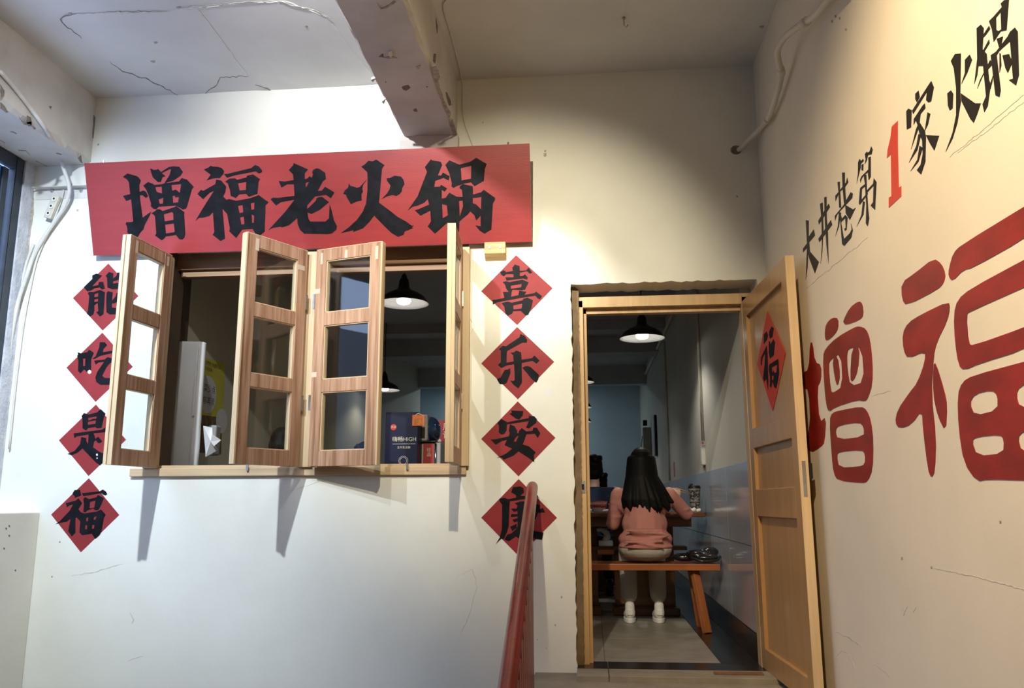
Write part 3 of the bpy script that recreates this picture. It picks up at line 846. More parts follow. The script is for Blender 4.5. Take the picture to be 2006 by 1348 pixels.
RFU = ch((1740, 400), K5, '63,370 130,323 215,255 252,280 272,330 264,370 235,402 88,478 66,450',
  '68,610 95,558 160,518 285,458 293,490 280,550 230,650 215,720 205,900 227,1100 222,1260 205,1293 188,1250 165,1060 160,970 110,1040 55,1058 33,1030 45,970 100,890 140,840 175,740 175,693 95,728 73,690',
  '213,760 225,745 266,880 280,950 272,1074 235,1000 213,900',
  '288,300 308,230 345,193 640,13 760,-60 760,70 640,165 400,300 355,310 305,363 285,340',
  '310,520 328,450 390,398 640,263 800,180 800,590 640,687 430,752 360,783 333,760 316,650', '-370,520 388,506 640,393 760,340 760,530 640,582 400,667 380,657',
  '328,900 350,838 400,808 640,743 800,700 800,1302 640,1302 470,1297 420,1308 358,1220 333,1060', '-385,940 410,895 490,876 517,900 517,970 410,997', '-605,900 620,860 700,830 700,950 620,957', '-395,1115 420,1097 530,1086 547,1110 544,1175 420,1187', '-612,1100 640,1070 700,1060 700,1160 630,1167', sm=1)

for nm, e, m_, lb_ in [('painted_character', DA, M_BLACKPAINT, 'black painted character reading 大'), ('painted_character', JING, M_BLACKPAINT, 'black painted character reading 井'),
                       ('painted_character', XIANG, M_BLACKPAINT, 'black painted character reading 巷'), ('painted_character', DI, M_BLACKPAINT, 'black painted character reading 第'),
                       ('painted_numeral', ONE, M_RED1, 'red painted numeral 1'), ('painted_character', JIA, M_BLACKPAINT, 'black painted character reading 家'),
                       ('painted_character', HUO2, M_BLACKPAINT, 'black painted character reading 火'), ('painted_character', GUO2, M_BLACKPAINT, 'black painted character reading 锅'),
                       ('painted_character', RZENG, M_REDPAINT, 'large red painted character reading 增'), ('painted_character', RFU, M_REDPAINT, 'large red painted character reading 福')]:
    tag(plate(nm, e, rx, EXR, m_, wr), lb_)

# ================================================================== SIGNBOARD (leans out at the top)
SP0 = Vector((-1.5, 4.695, 2.404))
SPT = Vector((-1.5, 4.52, 2.944))
sv = (SPT - SP0).normalized()
sn = Vector((1, 0, 0)).cross(sv).normalized()
if sn.y > 0:
    sn = -sn
sgf = lambda px, py: on_plane(px, py, SP0, sn)
sign = empty('shop_signboard', (-1.6, 4.72, 2.40))
tag(sign, 'long red wooden signboard with five black brush characters above the window', 'signboard')
plate('board', [('+', pts('165,320 1037,281 1042,474 183,501'))], sgf, -sn * 0.028, M_REDBOARD, sign)
for e, l_ in [(ZENG, '增'), (FU, '福'), (LAO, '老'), (HUO, '火'), (GUO, '锅')]:
    tag(plate('brush_character', e, sgf, sn * 0.0012, M_INK, sign), 'black brush character reading ' + l_)
for px, py in [(200, 318), (582, 304), (995, 282)]:
    p = sgf(px, py) - sn * 0.014
    MB().tube([p + Vector((0, 0, -0.01)), p + Vector((0, 0, 0.012))], 0.006, 8).build('nail', M_STEEL, sign)
for px in (300, 640, 960):
    p = sgf(px, 312 if px < 900 else 290) - sn * 0.03
    MB().bar(p + Vector((0, 0.0, -0.05)), Vector((p.x, YW - .002, p.z - 0.05)), 0.012).build('bracket', M_STEEL, sign)
blk = empty('wooden_block', (-0.535, YW, 2.35))
tag(blk, 'small tan wooden block screwed to the wall under the right end of the signboard', 'wood block')
MB().prism([(-0.60, YW, 2.30), (-0.60, YW - 0.05, 2.335), (-0.60, YW - 0.055, 2.405), (-0.60, YW, 2.405)], (0.127, 0, 0)).build('block', M_KRAFT, blk, bevel=0.003)
for x in (-0.57, -0.505):
    MB().tube([(x, YW - 0.05, 2.37), (x, YW - 0.058, 2.37)], 0.006, 10).build('screw', M_STEEL, blk)

# ================================================================== DIAMOND PAPERS
def diamond(corners, o, char, label, fn, n, pm=M_PAPER, spots=()):
    c = [(o[0] + a * S1, o[1] + b * S1) for a, b in corners]
    base = fn(sum(p[0] for p in c) / 4, max(p[1] for p in c))
    e = empty('diamond_couplet', base)
    tag(e, label, 'paper couplet', 'red diamond couplet papers beside the window')
    nv = Vector(n)
    plate('paper', [('+', c)], fn, nv * 0.0015, pm, e)
    me = plate_mesh(char, lambda a, b: fn(a, b) + nv * 0.0015, nv * 0.0008)
    link('brush_character', me, M_INK, e)
    for s in spots:
        plate('white_spot', [('+', pts(s, o, S1))], lambda a, b: fn(a, b) + nv * 0.0023, nv * 0.0005, M_TISSUE, e)


WN = (0, -1, 0)
diamond([(683, 85), (1285, 630), (700, 1238), (108, 680)], (930, 490), XI, 'red diamond paper reading 喜, top of the column right of the window', wy, WN)
diamond([(700, 90), (1310, 665), (712, 1283), (108, 693)], (930, 630), LE, 'red diamond paper reading 乐, second in the column right of the window', wy, WN)
diamond([(668, 55), (1290, 655), (680, 1290), (65, 675)], (935, 780), AN, 'red diamond paper reading 安, third in the column right of the window', wy, WN)
diamond([(683, 72), (1315, 710), (690, 1350), (65, 710)], (935, 930), KANG, 'red diamond paper reading 康, bottom of the column, partly behind the red handrail', wy, WN)
diamond([(695, 55), (1190, 590), (600, 1160), (110, 625)], (130, 510), NENG, 'red diamond paper reading 能, top of the column left of the window', wy, WN)
diamond([(680, 58), (1180, 620), (567, 1200), (88, 635)], (120, 645), CHI, 'red diamond paper reading 吃, second in the column left of the window', wy, WN, spots=['440,690 470,672 500,690 498,725 465,742 440,720'])
diamond([(700, 65), (1195, 645), (578, 1243), (90, 655)], (105, 785), SHI, 'red diamond paper reading 是, third in the column left of the window', wy, WN, spots=['702,890 722,868 738,900 716,915', '712,942 726,935 732,955 716,965'])
diamond([(710, 60), (1210, 665), (577, 1280), (88, 658)], (90, 930), FU2, 'red diamond paper reading 福, bottom of the column left of the window', wy, WN)

# ================================================================== SHOP WINDOW
Z0, Z1 = 1.085, 2.375
YH = 4.685
w1 = empty('window_1', (-1.65, YW, 1.04))
tag(w1, 'pale wooden shop window frame with four open glazed casements', 'window', kind='structure')
MB().box((-2.72, 4.728, 1.035), (-0.705, 4.93, 1.083)).build('sill', M_FRAME, w1, bevel=0.004)
MB().box((-2.62, 4.75, 1.083), (-0.70, 4.78, 1.10)).build('sill_stop', M_FRAME, w1, bevel=0.002)
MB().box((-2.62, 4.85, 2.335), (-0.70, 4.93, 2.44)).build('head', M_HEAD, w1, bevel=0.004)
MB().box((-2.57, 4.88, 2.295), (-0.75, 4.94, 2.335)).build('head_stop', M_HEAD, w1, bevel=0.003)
for n_, x0, x1 in (('jamb', -2.635, -2.555), ('mullion', -1.688, -1.61), ('jamb', -0.745, -0.69)):
    MB().box((x0, 4.712, 1.083), (x1, 4.76 if n_ == 'jamb' else 4.93, 2.385)).build(n_, M_PINE, w1, bevel=0.003)

MB().box((-2.618, 4.76, 1.083), (-2.585, 4.949, 2.44)).build('reveal_shade_lining', M_DKBROWN, w1)  # dark lining added in place of the shade on the plaster reveal
MB().box((-0.735, 4.76, 1.083), (-0.702, 4.949, 2.44)).build('reveal_shade_lining', M_HEAD, w1)


def sash(hx, w, deg, side, tapes):
    """hinge at x=hx; side=+1 the leaf runs to the right when closed; opened outwards by deg; local x along the leaf, local y = outer face direction"""
    a = math.radians(deg)
    d = Vector((side * math.cos(a), -math.sin(a), 0))
    nrm = Vector((-side * math.sin(a) * 1.0, -math.cos(a), 0))  # outer face (towards the street when closed)
    h = Z1 - Z0
    T = 0.042
    O = Vector((hx, YH, Z0))
    Mx = Matrix(((d.x, nrm.x, 0, O.x), (d.y, nrm.y, 0, O.y), (0, 0, 1, O.z), (0, 0, 0, 1)))
    e = MB()
    sw = 0.072
    e.box((0, -T / 2, 0), (sw, T / 2, h), Mx).box((w - sw, -T / 2, 0), (w, T / 2, h), Mx)
    s = e.build('casement_sash', M_VENEER, w1, bevel=0.002)
    rows = [(0.067, 0.330), (0.387, 0.637), (0.697, 0.945)]
    zz = [(0, rows[0][0]), (rows[0][1], rows[1][0]), (rows[1][1], rows[2][0]), (rows[2][1], 1)]
    for (a0, a1) in zz:
        MB().box((sw, -T / 2 + .001, a0 * h), (w - sw, T / 2 - .001, a1 * h), Mx).build('rail', M_VENEERH, s)
    for (a0, a1) in rows:
        MB().box((sw - .004, -0.003, a0 * h - .004), (w - sw + .004, 0.003, a1 * h + .004), Mx).build('pane', M_GLASS, s)
        b = MB()
        for q in (-1, 1):
            y0 = q * (T / 2 - 0.006)
            b.box((sw, min(y0, 0), a0 * h), (sw + .006, max(y0, 0), a1 * h), Mx).box((w - sw - .006, min(y0, 0), a0 * h), (w - sw, max(y0, 0), a1 * h), Mx)
            b.box((sw, min(y0, 0), a0 * h), (w - sw, max(y0, 0), a0 * h + .006), Mx).box((sw, min(y0, 0), a1 * h - .006), (w - sw, max(y0, 0), a1 * h), Mx)
        b.build('glazing_bead', M_PINE, s)
    # pale pine lipping on the free edge with a rebate strip
    MB().box((w, -T / 2, 0), (w + .004, T / 2 - .016, h), Mx).box((w, T / 2 - .014, 0), (w + .010, T / 2 + .004, h), Mx).build('edge_lipping', M_PINE, s)
    MB().box((0, -T / 2, h), (w, T / 2, h + .004), Mx).build('top_lipping', M_PINE, s)
    for z in (0.25 * h, 0.72 * h):
        MB().box((-.012, -.004, z), (.0, T / 2 + .004, z + .09), Mx).build('hinge', M_STEEL, s)
    for (tx, tz, tw, th) in tapes:
        for q in (1, -1):
            MB().box((tx, q * (T / 2) - .0006, tz * h), (tx + tw, q * (T / 2) + .0009 * q + (.0006 if q < 0 else 0), tz * h + th), Mx).build('tape', M_TAPE, s)
    return s


tag(sash(-2.553, 0.415, 94, 1, [(0.345, 0.93, 0.022, 0.075), (0.03, 0.94, 0.02, 0.06)]), 'leftmost casement, opened square to the wall')
tag(sash(-1.690, 0.44, 61, -1, [(0.36, 0.93, 0.022, 0.07), (0.02, 0.90, 0.05, 0.03)]), 'second casement, opened halfway')
tag(sash(-1.607, 0.45, 17, 1, [(0.41, 0.92, 0.02, 0.08), (0.20, 0.945, 0.02, 0.05), (0.0, 0.79, 0.035, 0.03), (0.0, 0.40, 0.035, 0.03), (0.03, 0.93, 0.015, 0.07)]), 'third casement, opened slightly')
tag(sash(-0.748, 0.42, 93, -1, [(0.36, 0.93, 0.022, 0.075)]), 'rightmost casement, seen edge-on')
for x in (-2.0, -1.05):
    MB().box((x, 4.715, 1.065), (x + .012, 4.73, 1.10)).build('latch', M_STEEL, w1)

# ================================================================== DOORWAY
YD = 4.83
d1 = empty('door_1', (0.42, YD, ZF))
tag(d1, 'tan varnished wooden door with three sunk panels, standing open against the right wall', 'door', kind='structure')
MB().box((-0.062, YD, ZF), (-0.022, YD + 0.10, 2.065)).build('jamb', M_DOORFRAME, d1, bevel=0.003)
MB().box((-0.024, YD + 0.045, ZF), (-0.002, YD + 0.10, 2.03)).build('stop', M_DOORFRAME, d1, bevel=0.002)
MB().box((0.905, YD, ZF), (0.975, YD + 0.10, 2.065)).build('jamb', M_DOORFRAME, d1, bevel=0.003)
MB().box((-0.062, YD, 2.02), (0.975, YD + 0.10, 2.085)).build('head', M_DOORFRAME, d1, bevel=0.003)
MB().box((-0.022, YD + 0.045, 1.99), (0.905, YD + 0.10, 2.025)).build('stop', M_DOORFRAME, d1, bevel=0.002)
MB().box((-0.055, YD - 0.003, 0.93), (-0.028, YD + 0.001, 1.00)).build('strike_plate', M_STEEL, d1)
MB().box((-0.048, YD - 0.006, 0.95), (-0.036, YD + 0.002, 0.98)).build('strike_slot', M_BLACKPL, d1)
# the leaf: hinge at the right jamb, swung out past square
HX, HY = 0.905, YD - 0.01
FX, FY = 0.945, 3.90
dl = Vector((FX - HX, FY - HY, 0))
LW = dl.length
ld = dl.normalized()
ln = Vector((-1, 0, 0)) - ld * Vector((-1, 0, 0)).dot(ld)
ln.normalize()                          # face seen by the viewer
LH = 2.03
ML = Matrix(((ld.x, ln.x, 0, HX), (ld.y, ln.y, 0, HY), (0, 0, 1, 0.0), (0, 0, 0, 1)))
T = 0.042
lf = MB()
st_ = 0.085
rows = [(0.11, 0.80), (0.945, 1.17), (1.28, 1.925)]
lf.box((0, -T, 0), (st_, 0, LH), ML).box((LW - st_, -T, 0), (LW, 0, LH), ML)
for a0, a1 in [(0, rows[0][0]), (rows[0][1], rows[1][0]), (rows[1][1], rows[2][0]), (rows[2][1], LH)]:
    lf.box((st_, -T, a0), (LW - st_, 0, a1), ML)
leaf = lf.build('door_leaf', M_DOOR, d1, bevel=0.003)
for a0, a1 in rows:
    MB().box((st_ - .004, -T * 0.68, a0 - .004), (LW - st_ + .004, -0.020, a1 + .004), ML).build('panel', M_DOOR, leaf)
MB().box((LW, -T, 0), (LW + .004, 0, LH), ML).build('edge_lipping', M_PINE, leaf)
MB().box((LW - .07, -T - .022, 0.98), (LW - .012, -T, 1.05), ML).build('lock_case', M_BLACKPL, leaf)
MB().box((LW + .004, -T * .7, 0.90), (LW + .006, -T * .3, 1.06), ML).build('lock_plate', M_STEEL, leaf)
for z in (0.25, 1.05, 1.75):
    MB().tube([Vector((HX + .01, HY, z)), Vector((HX + .01, HY, z + .09))], 0.007, 8).build('hinge', M_STEEL, d1, smooth=True)
PP0 = ML @ Vector((LW / 2, -0.0185, 1.5))
pf = lambda px, py: on_plane(px, py, PP0, ln)
de = empty('door_paper', pf(1514, 803))
tag(de, 'red diamond paper reading 福 stuck on the upper panel of the open door', 'paper couplet')
k6 = 80 / 490.0
plate('paper', [('+', rough([(1470 + a * k6, 600 + b * k6) for a, b in [(205, 60), (425, 560), (270, 1258), (83, 700)]], 0.4, 14, 4))], pf, ln * 0.0015, mat('bright_red_paper', (0.56, 0.05, 0.025), 0.5, 0.06, 6), de)
link('brush_character', plate_mesh(FUD, lambda a, b: pf(a, b) + ln * 0.0015, ln * 0.0008), M_INK, de)

# threshold
th = empty('threshold', (0.42, YW + 0.06, ZF))
tag(th, 'grey stone threshold slab across the doorway', 'threshold', kind='structure')
MB().box((-0.09, YW - 0.22, ZF - .02), (0.075, YW - 0.03, 0.0)).build('slab', M_CONC, th, bevel=0.004)
MB().box((0.079, YW - 0.22, ZF - .02), (0.98, YW - 0.03, 0.0)).build('slab', M_CONC, th, bevel=0.004)
pb = MB().box((0.62, YW - 0.15, 0.0), (0.87, YW - 0.10, 0.008)).build('rusty_plate', M_RUST, bevel=0.002)
tag(pb, 'rusty brown strip lying on the threshold by the open door', 'plate')

# ================================================================== HANDRAIL
hr = empty('handrail', (-0.26, 3.6, ZF))
tag(hr, 'red painted stair handrail with square balusters in front of the wall', 'handrail')
ra, r2_ = at_y(1043, 953, 4.655), at_y(994, 1348, 2.77)
rb = ra + (r2_ - ra) * ((1.5 - ra.y) / (r2_.y - ra.y))
dirn = (rb - ra).normalized()
rp_ = [ra - dirn * 0.012, ra, ra + dirn * .02] + [ra.lerp(rb, t) for t in (0.1, 0.3, 0.5, 0.7, 0.9)] + [rb]
MB().tube(rp_, [0.018, 0.029, 0.0315] + [0.0315] * 6, 24).build('rail', M_RAIL, hr, smooth=True)
for k in range(19):
    y = 3.95 - k * 0.125
    t = (y - ra.y) / (rb.y - ra.y)
    p = ra.lerp(rb, t)
    zb = ZF if y > 3.35 else ZF - 0.134 * (int((3.35 - y) / 0.37) + 1)
    zb = max(zb, LOW)
    MB().box((p.x - .017 + .014, y - .034, zb), (p.x + .017 + .014, y + .034, p.z - 0.012)).build('baluster', M_RAIL, hr, bevel=0.002)
ba = ra.lerp(rb, (3.98 - ra.y) / (rb.y - ra.y))
MB().bar(ba + Vector((0.004, 0, -.03)), rb + Vector((0.004, 0, -.03)), 0.03, 0.012).build('under_bar', M_RAIL, hr)

# ================================================================== PIPES AND CABLES
def smooth_path(p, n=6):
    p = [Vector(q) for q in p]
    out = []
    for i in range(len(p) - 1):
        a, b, c, d = p[max(i - 1, 0)], p[i], p[i + 1], p[min(i + 2, len(p) - 1)]
        for k in range(n):
            t = k / n
            out.append(0.5 * ((2 * b) + (c - a) * t + (2 * a - 5 * b + 4 * c - d) * t * t + (3 * b - a - 3 * c + d) * t ** 3))
    out.append(p[-1])
    return out


cp = empty('conduit_pipe', (1.0, 4.0, 2.95))
tag(cp, 'white plastic conduit pipe with joints along the top of the right wall', 'pipe')
P = [at_x(1660, -45, 1.0), at_x(1621, 0, 1.0), at_x(1600, 26, 0.995), at_x(1578, 43, 0.98), at_x(1557, 57, 0.955), at_x(1534, 77, 0.935), at_x(1523, 102, 0.935), at_x(1527, 128, 0.965), at_x(1530, 142, 0.985),
     at_x(1527, 166, 0.995), at_x(1514, 209, 1.0), at_x(1503, 234, 1.003), at_y(1484, 257, 4.60), at_y(1458, 284, 4.71), at_y(1446, 295, 4.76)]
MB().tube(smooth_path(P), 0.0155, 14).build('pipe', M_PVC, cp, smooth=True)
for a, b in ((P[3], P[4]), (P[8], P[7]), (P[11], P[12])):
    v = (b - a).normalized()
    MB().tube([a - v * 0.015, a + v * 0.015, a + v * 0.04], [0.020, 0.021, 0.018], 14).build('joint', M_PVC, cp, smooth=True)
plate('wall_hole', [('+', [(1445 + 11 * math.cos(k * PI / 6) - 3, 294 + 9 * math.sin(k * PI / 6)) for k in range(12)])], wy, (0, -0.0012, 0), M_CHIP, cp)

cb = MB().tube(smooth_path([at_z(905, -20, ZC - .006), at_z(869, 8, ZC - .006), at_z(882, 62, ZC - .006), at_z(897, 120, ZC - .006), at_y(905, 160, 4.735), at_y(906, 185, 4.738), at_y(908, 232, 4.742), at_y(917, 262, 4.742), at_y(928, 290, 4.742)], 4), 0.0035, 8).build('thin_cable', M_CABLE, smooth=True)
tag(cb, 'thin wire running along the right side of the ceiling beam and down the wall', 'cable')
lc = MB().tube(smooth_path([at_x(0, 140, -3.155), at_x(28, 172, -3.155), at_x(60, 213, -3.155), at_x(92, 257, -3.15), at_y(112, 295, 4.66), at_y(126, 335, 4.66), at_y(136, 370, 4.68), at_y(128, 400, 4.70), at_y(110, 430, 4.715), at_y(88, 462, 4.715),
                            at_y(66, 500, 4.715), at_y(52, 540, 4.71), at_y(36, 590, 4.71), at_y(24, 650, 4.71), at_y(14, 720, 4.71)], 5), 0.012, 12).build('thick_cable', M_CABLE, smooth=True)
tag(lc, 'thick grey-white cable looping off the left beam and down the corner', 'cable')
for off, r_, lb_ in [(10, 0.006, 'thin pale cable hanging beside the thick cable in the left corner'), (-8, 0.008, 'pale conduit strapped in the left corner, nearest the stairwell window')]:
    q = [(114, 372), (112, 385), (92, 440), (74, 478), (60, 515), (50, 560), (40, 610), (31, 670), (20, 760), (8, 880)]
    tag(MB().tube(smooth_path([at_y(a + off, b, 4.735 if off > 0 else 4.739) for a, b in (q if off > 0 else q[3:])], 4), r_, 8).build('loose_cable', M_CABLE, smooth=True), lb_, 'cable')
ps = empty('power_strip', at_y(100, 405, 4.70))
tag(ps, 'beige three-socket power strip hanging from the bracket in the left corner', 'power strip')
pa, pb2 = at_y(112, 384, 4.71), at_y(94, 428, 4.715)
MB().bar(pa, pb2, 0.05, 0.026, ref=(0, 1, 0)).build('body', M_SOCKET, ps, bevel=0.004)
for t in (0.18, 0.5, 0.82):
    c = pa.lerp(pb2, t) + Vector((0, -0.013, 0))
    MB().tube([c, c + Vector((0, -0.004, 0))], 0.015, 14).build('socket', M_WHITEPL, ps, smooth=False)
    MB().tube([c + Vector((0, -0.004, .003)), c + Vector((0, -0.0055, .003))], 0.007, 10).build('socket_hole', M_BLACKPL, ps)
br = empty('angle_bracket', at_y(62, 368, YW))
tag(br, 'white metal angle bracket fixed to the wall left of the signboard', 'bracket')
A, B = at_y(62, 366, 4.70), at_y(168, 361, 4.70)
MB().box((A.x, 4.70, A.z - .004), (B.x, YW, A.z)).build('shelf_leg', M_CABLE, br)
MB().box((A.x, YW - .004, A.z - .07), (B.x, YW, A.z)).build('wall_leg', M_CABLE, br)
for px in (103, 160):
    c = at_y(px, 374, YW - .004)
    MB().tube([c, c + Vector((0, -0.012, 0))], 0.010, 8).build('bolt', M_STEEL, br)

# ================================================================== RESTAURANT INTERIOR
XI_R, XI_L, YB, ZI = 0.92, -2.75, 15.0, 3.02
YI = YW + 0.20
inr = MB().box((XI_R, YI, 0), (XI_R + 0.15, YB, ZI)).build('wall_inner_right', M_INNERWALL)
tag(inr, 'grey cream right wall of the dining room above the tiles', 'wall', kind='structure')
MB().box((XI_R - .004, YI, 0.0), (XI_R, YB, 1.112)).build('grout_bed', M_GROUT, inr)
tl = None
for r_ in range(2):
    z0, z1 = (0.155, 0.628) if r_ == 0 else (0.632, 1.11)
    for k in range(12):
        y0 = YI + 0.001 + k * 0.80
        tb = MB().box((XI_R - .011, y0, z0), (XI_R - .0035, y0 + 0.796, z1))
        tb.build('tile', M_TILE, inr)
bsb = MB().box((XI_R - .016, YI, 0), (XI_R - .001, YB, 0.15)).build('baseboard_right', M_BTILE, bevel=0.002)
tag(bsb, 'black tile skirting along the right wall of the dining room', 'baseboard', kind='structure')
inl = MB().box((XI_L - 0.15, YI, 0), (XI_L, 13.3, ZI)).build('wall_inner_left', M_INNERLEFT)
tag(inl, 'dim beige left wall of the dining room seen through the window', 'wall', kind='structure')
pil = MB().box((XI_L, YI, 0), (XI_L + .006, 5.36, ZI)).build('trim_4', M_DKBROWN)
tag(pil, 'dark brown pilaster at the left inside the window', 'pilaster', kind='structure')
inb = MB().box((-4.6, YB, 0), (1.2, YB + .15, ZI)).box((-4.6, 13.3, 0), (-4.45, YB, ZI)).box((-4.6, 13.15, 0), (XI_L - .15, 13.3, ZI)).build('wall_inner_back', M_BACKWALL)
tag(inb, 'pale blue far wall of the dining room', 'wall', kind='structure')
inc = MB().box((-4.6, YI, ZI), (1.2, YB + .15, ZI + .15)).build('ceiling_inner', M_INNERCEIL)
tag(inc, 'dark grey ceiling of the dining room', 'ceiling', kind='structure')
for n_, y0, y1, z0, lb_ in [('trim_5', 9.7, 9.95, 2.90, 'nearest dim cross beam under the dining room ceiling'), ('trim_6', 10.7, 11.1, 2.80, 'middle pale cross beam under the dining room ceiling'), ('trim_7', 13.1, 13.3, 2.72, 'farthest cross beam before the blue back area')]:
    tag(MB().box((XI_L, y0, z0), (XI_R, y1, ZI)).build(n_, M_INNERCEIL, bevel=0.004), lb_, 'beam', kind='structure')
flo = MB().box((-4.6, YI - .03, -0.15), (1.1, YB + .1, -0.006)).box((-0.09, YW - .03, -0.15), (0.98, YI - .03, -0.006)).build('floor_inner', M_GROUT)
tag(flo, 'grey stone tiled floor of the dining room with black border', 'floor', kind='structure')
for i in range(6):
    for j in range(6):
        x1 = 0.70 - i * 0.64
        y0 = 4.925 + j * 0.82
        MB().box((max(x1 - 0.636, XI_L), y0, -0.006), (x1, y0 + 0.816, 0)).build('tile', M_FTILE, flo)
for k in range(9):
    MB().box((0.704, 4.925 + k * 0.62, -0.006), (XI_R - .017, 4.925 + k * 0.62 + 0.616, 0)).build('tile', M_BTILE, flo)
for k in range(2):
    MB().box((-0.09 if not k else 0.079, YW - .027, -0.006), (0.075 if not k else 0.903, 4.921, 0.0)).build('tile', M_BTILE, flo)

# conduit runs and switch box on the inner right wall
def wall_conduit(y, z0, z1, lb_):
    o = MB().tube([(XI_R - .012, y, z0), (XI_R - .012, y, z1)], 0.012, 10).build('wall_conduit', M_PVC, smooth=True)
    tag(o, lb_, 'pipe')


wall_conduit(6.78, 1.36, ZI, 'vertical white conduit above the switch box on the tiled side wall')
wall_conduit(9.75, 1.12, 2.75, 'distant vertical conduit on the right dining room wall')
sb = empty('switch_box', (XI_R, 6.85, 1.2))
tag(sb, 'white switch box with red tape on the side wall above the table', 'switch box')
MB().box((XI_R - .03, 6.76, 1.17), (XI_R, 6.84, 1.33)).build('box', M_WHITEPL, sb, bevel=0.004)
MB().box((XI_R - .006, 6.84, 1.15), (XI_R, 6.90, 1.36)).build('red_tape', M_REDDECO, sb)
rt_ = MB().box((XI_R - .003, 9.22, 1.15), (XI_R, 9.34, 1.31)).build('red_strip', M_REDDECO)
tag(rt_, 'narrow red paper strip stuck on the side wall past the switch box', 'paper strip')
mb_ = empty('meter_box', (0.80, 12.6, 1.6))
tag(mb_, 'grey meter box with wires high at the far right of the dining room', 'meter box')
MB().box((0.80, 12.5, 1.55), (XI_R - .004, 12.75, 1.98)).build('box', M_GREYPL, mb_, bevel=0.005)
MB().box((0.80, 12.42, 2.0), (0.86, 12.5, 2.08)).build('camera', M_BLACKPL, mb_)
MB().tube(smooth_path([(0.79, 12.5, 1.85), (0.76, 12.5, 1.6), (0.79, 12.5, 1.45), (0.84, 12.5, 1.3)]), 0.006, 6).build('wire', M_BLACKPL, mb_)
MB().box((0.885, 11.4, 1.5), (XI_R - .004, 11.6, 2.05)).build('dark_panel', M_BLACKPL, mb_)
tp = MB().tube([(XI_R - .02, 8.2, 2.82), (XI_R - .02, 13.0, 2.86)], 0.02, 10).build('ceiling_conduit', M_PVC, smooth=True)
tag(tp, 'pale conduit along the top of the right dining room wall', 'pipe')


# ---- pendant lamps
def pendant():
    e = empty('pendant_lamp', (0, 0, 0))
    R_ = 0.18
    out = [(0.026, 0.185), (0.034, 0.175), (0.040, 0.13), (0.044, 0.115), (0.060, 0.098), (0.11, 0.075), (0.155, 0.045), (0.168, 0.022), (R_, 0.0), (R_ + .003, -.003)]
    inn = [(R_ + .003, -.003), (R_ - .004, 0.0), (0.162, 0.020), (0.150, 0.042), (0.11, 0.070), (0.06, 0.092), (0.03, 0.10), (0.0005, 0.10)]
    sh = MB().lathe(out, (0, 0, 0), 40).build('shade', M_SHADEOUT, e, local=True, smooth=True)
    MB().lathe(inn, (0, 0, 0), 40).build('shade_lining', M_SHADEIN, sh, smooth=True)
    MB().tube([(0, 0, 0.18), (0, 0, 0.21), (0, 0, 0.225)], [0.026, 0.018, 0.008], 16).build('cap', M_SHADEOUT, e, local=True, smooth=True)
    MB().tube([(0, 0, 0.22), (0, 0, 1.2)], 0.0045, 8).build('cord', M_SHADEOUT, e, local=True)
    MB().tube([(0, 0, 0.10), (0, 0, 0.065), (0, 0, 0.03)], [0.028, 0.040, 0.050], 20).build('lamp_socket', M_GREYPL, e, local=True, smooth=True)
    MB().lathe([(0.050, 0.03), (0.052, 0.015), (0.044, 0.0), (0.02, -.008), (0.0005, -.01)], (0, 0, 0), 24).build('bulb', M_BULB, e, local=True, smooth=True)
    return e


pend = pendant()
first = True
for (x, y, z, watts, lb_) in [(0.447, 6.7, 2.195, 11, 'lit black enamel pendant lamp hanging in the doorway view above the woman'),
                              (-1.335, 5.8, 2.315, 4, 'lit black enamel pendant lamp hanging behind the right half of the window'),
                              (-0.115, 9.2, 2.20, 6, 'largest of three black pendant lamps cut off by the left door jamb'),
                              (-0.14, 11.7, 2.20, 6, 'middle of three black pendant lamps cut off by the left door jamb'),
                              (-0.14, 13.0, 2.12, 2, 'smallest and lowest of three black pendant lamps by the left door jamb'),
                              (-2.42, 9.6, 2.20, 4, 'distant black pendant lamp low behind the third casement')]:
    o = pend if first else copy_tree(pend)
    first = False
    o.location = (x, y, z)
    o.scale = (1, 1, 1)
    tag(o, lb_, 'pendant lamp', 'black pendant lamps in the dining room')
    for c in o.children:
        if c.name.startswith('cord'):
            c.scale = (1, 1, (ZI - z) / 1.2)
            c.location = (0, 0, 0)
    l = bpy.data.lights.new('pendant_light', 'SPOT')
    l.energy = watts * 1.7
    l.color = (1.0, 0.95, 0.86)
    l.spot_size = math.radians(140)
    l.spot_blend = 0.5
    l.shadow_soft_size = 0.04
    lo = bpy.data.objects.new('pendant_light', l)
    lo.location = (x, y, z - 0.03)
    COL.objects.link(lo)
# cool fill lamp added out of sight past the last beam, tints the back wall
tu = empty('back_fill_lamp', (-1.4, 14.2, ZI))
tag(tu, 'cool tube-shaped fill lamp added unseen behind the last beam at the far end', 'fill lamp')
MB().box((-2.1, 14.17, ZI - .05), (-0.7, 14.23, ZI)).build('housing', M_WHITEPL, tu, bevel=0.004)
MB().tube([(-2.05, 14.2, ZI - .075), (-0.75, 14.2, ZI - .075)], 0.014, 10).build('tube', mat('fill_tube_glow', (1, 1, 1), 0.5, 0, 3, emit=(0.55, 0.78, 1.0), estr=10.0), tu, smooth=True)
l = bpy.data.lights.new('back_fill_light', 'AREA')
l.shape = 'RECTANGLE'
l.size, l.size_y = 1.3, 0.05
l.energy = 20
l.color = (0.78, 0.91, 1.0)
lo = bpy.data.objects.new('back_fill_light', l)
lo.location = (-1.4, 14.2, ZI - .10)
COL.objects.link(lo)


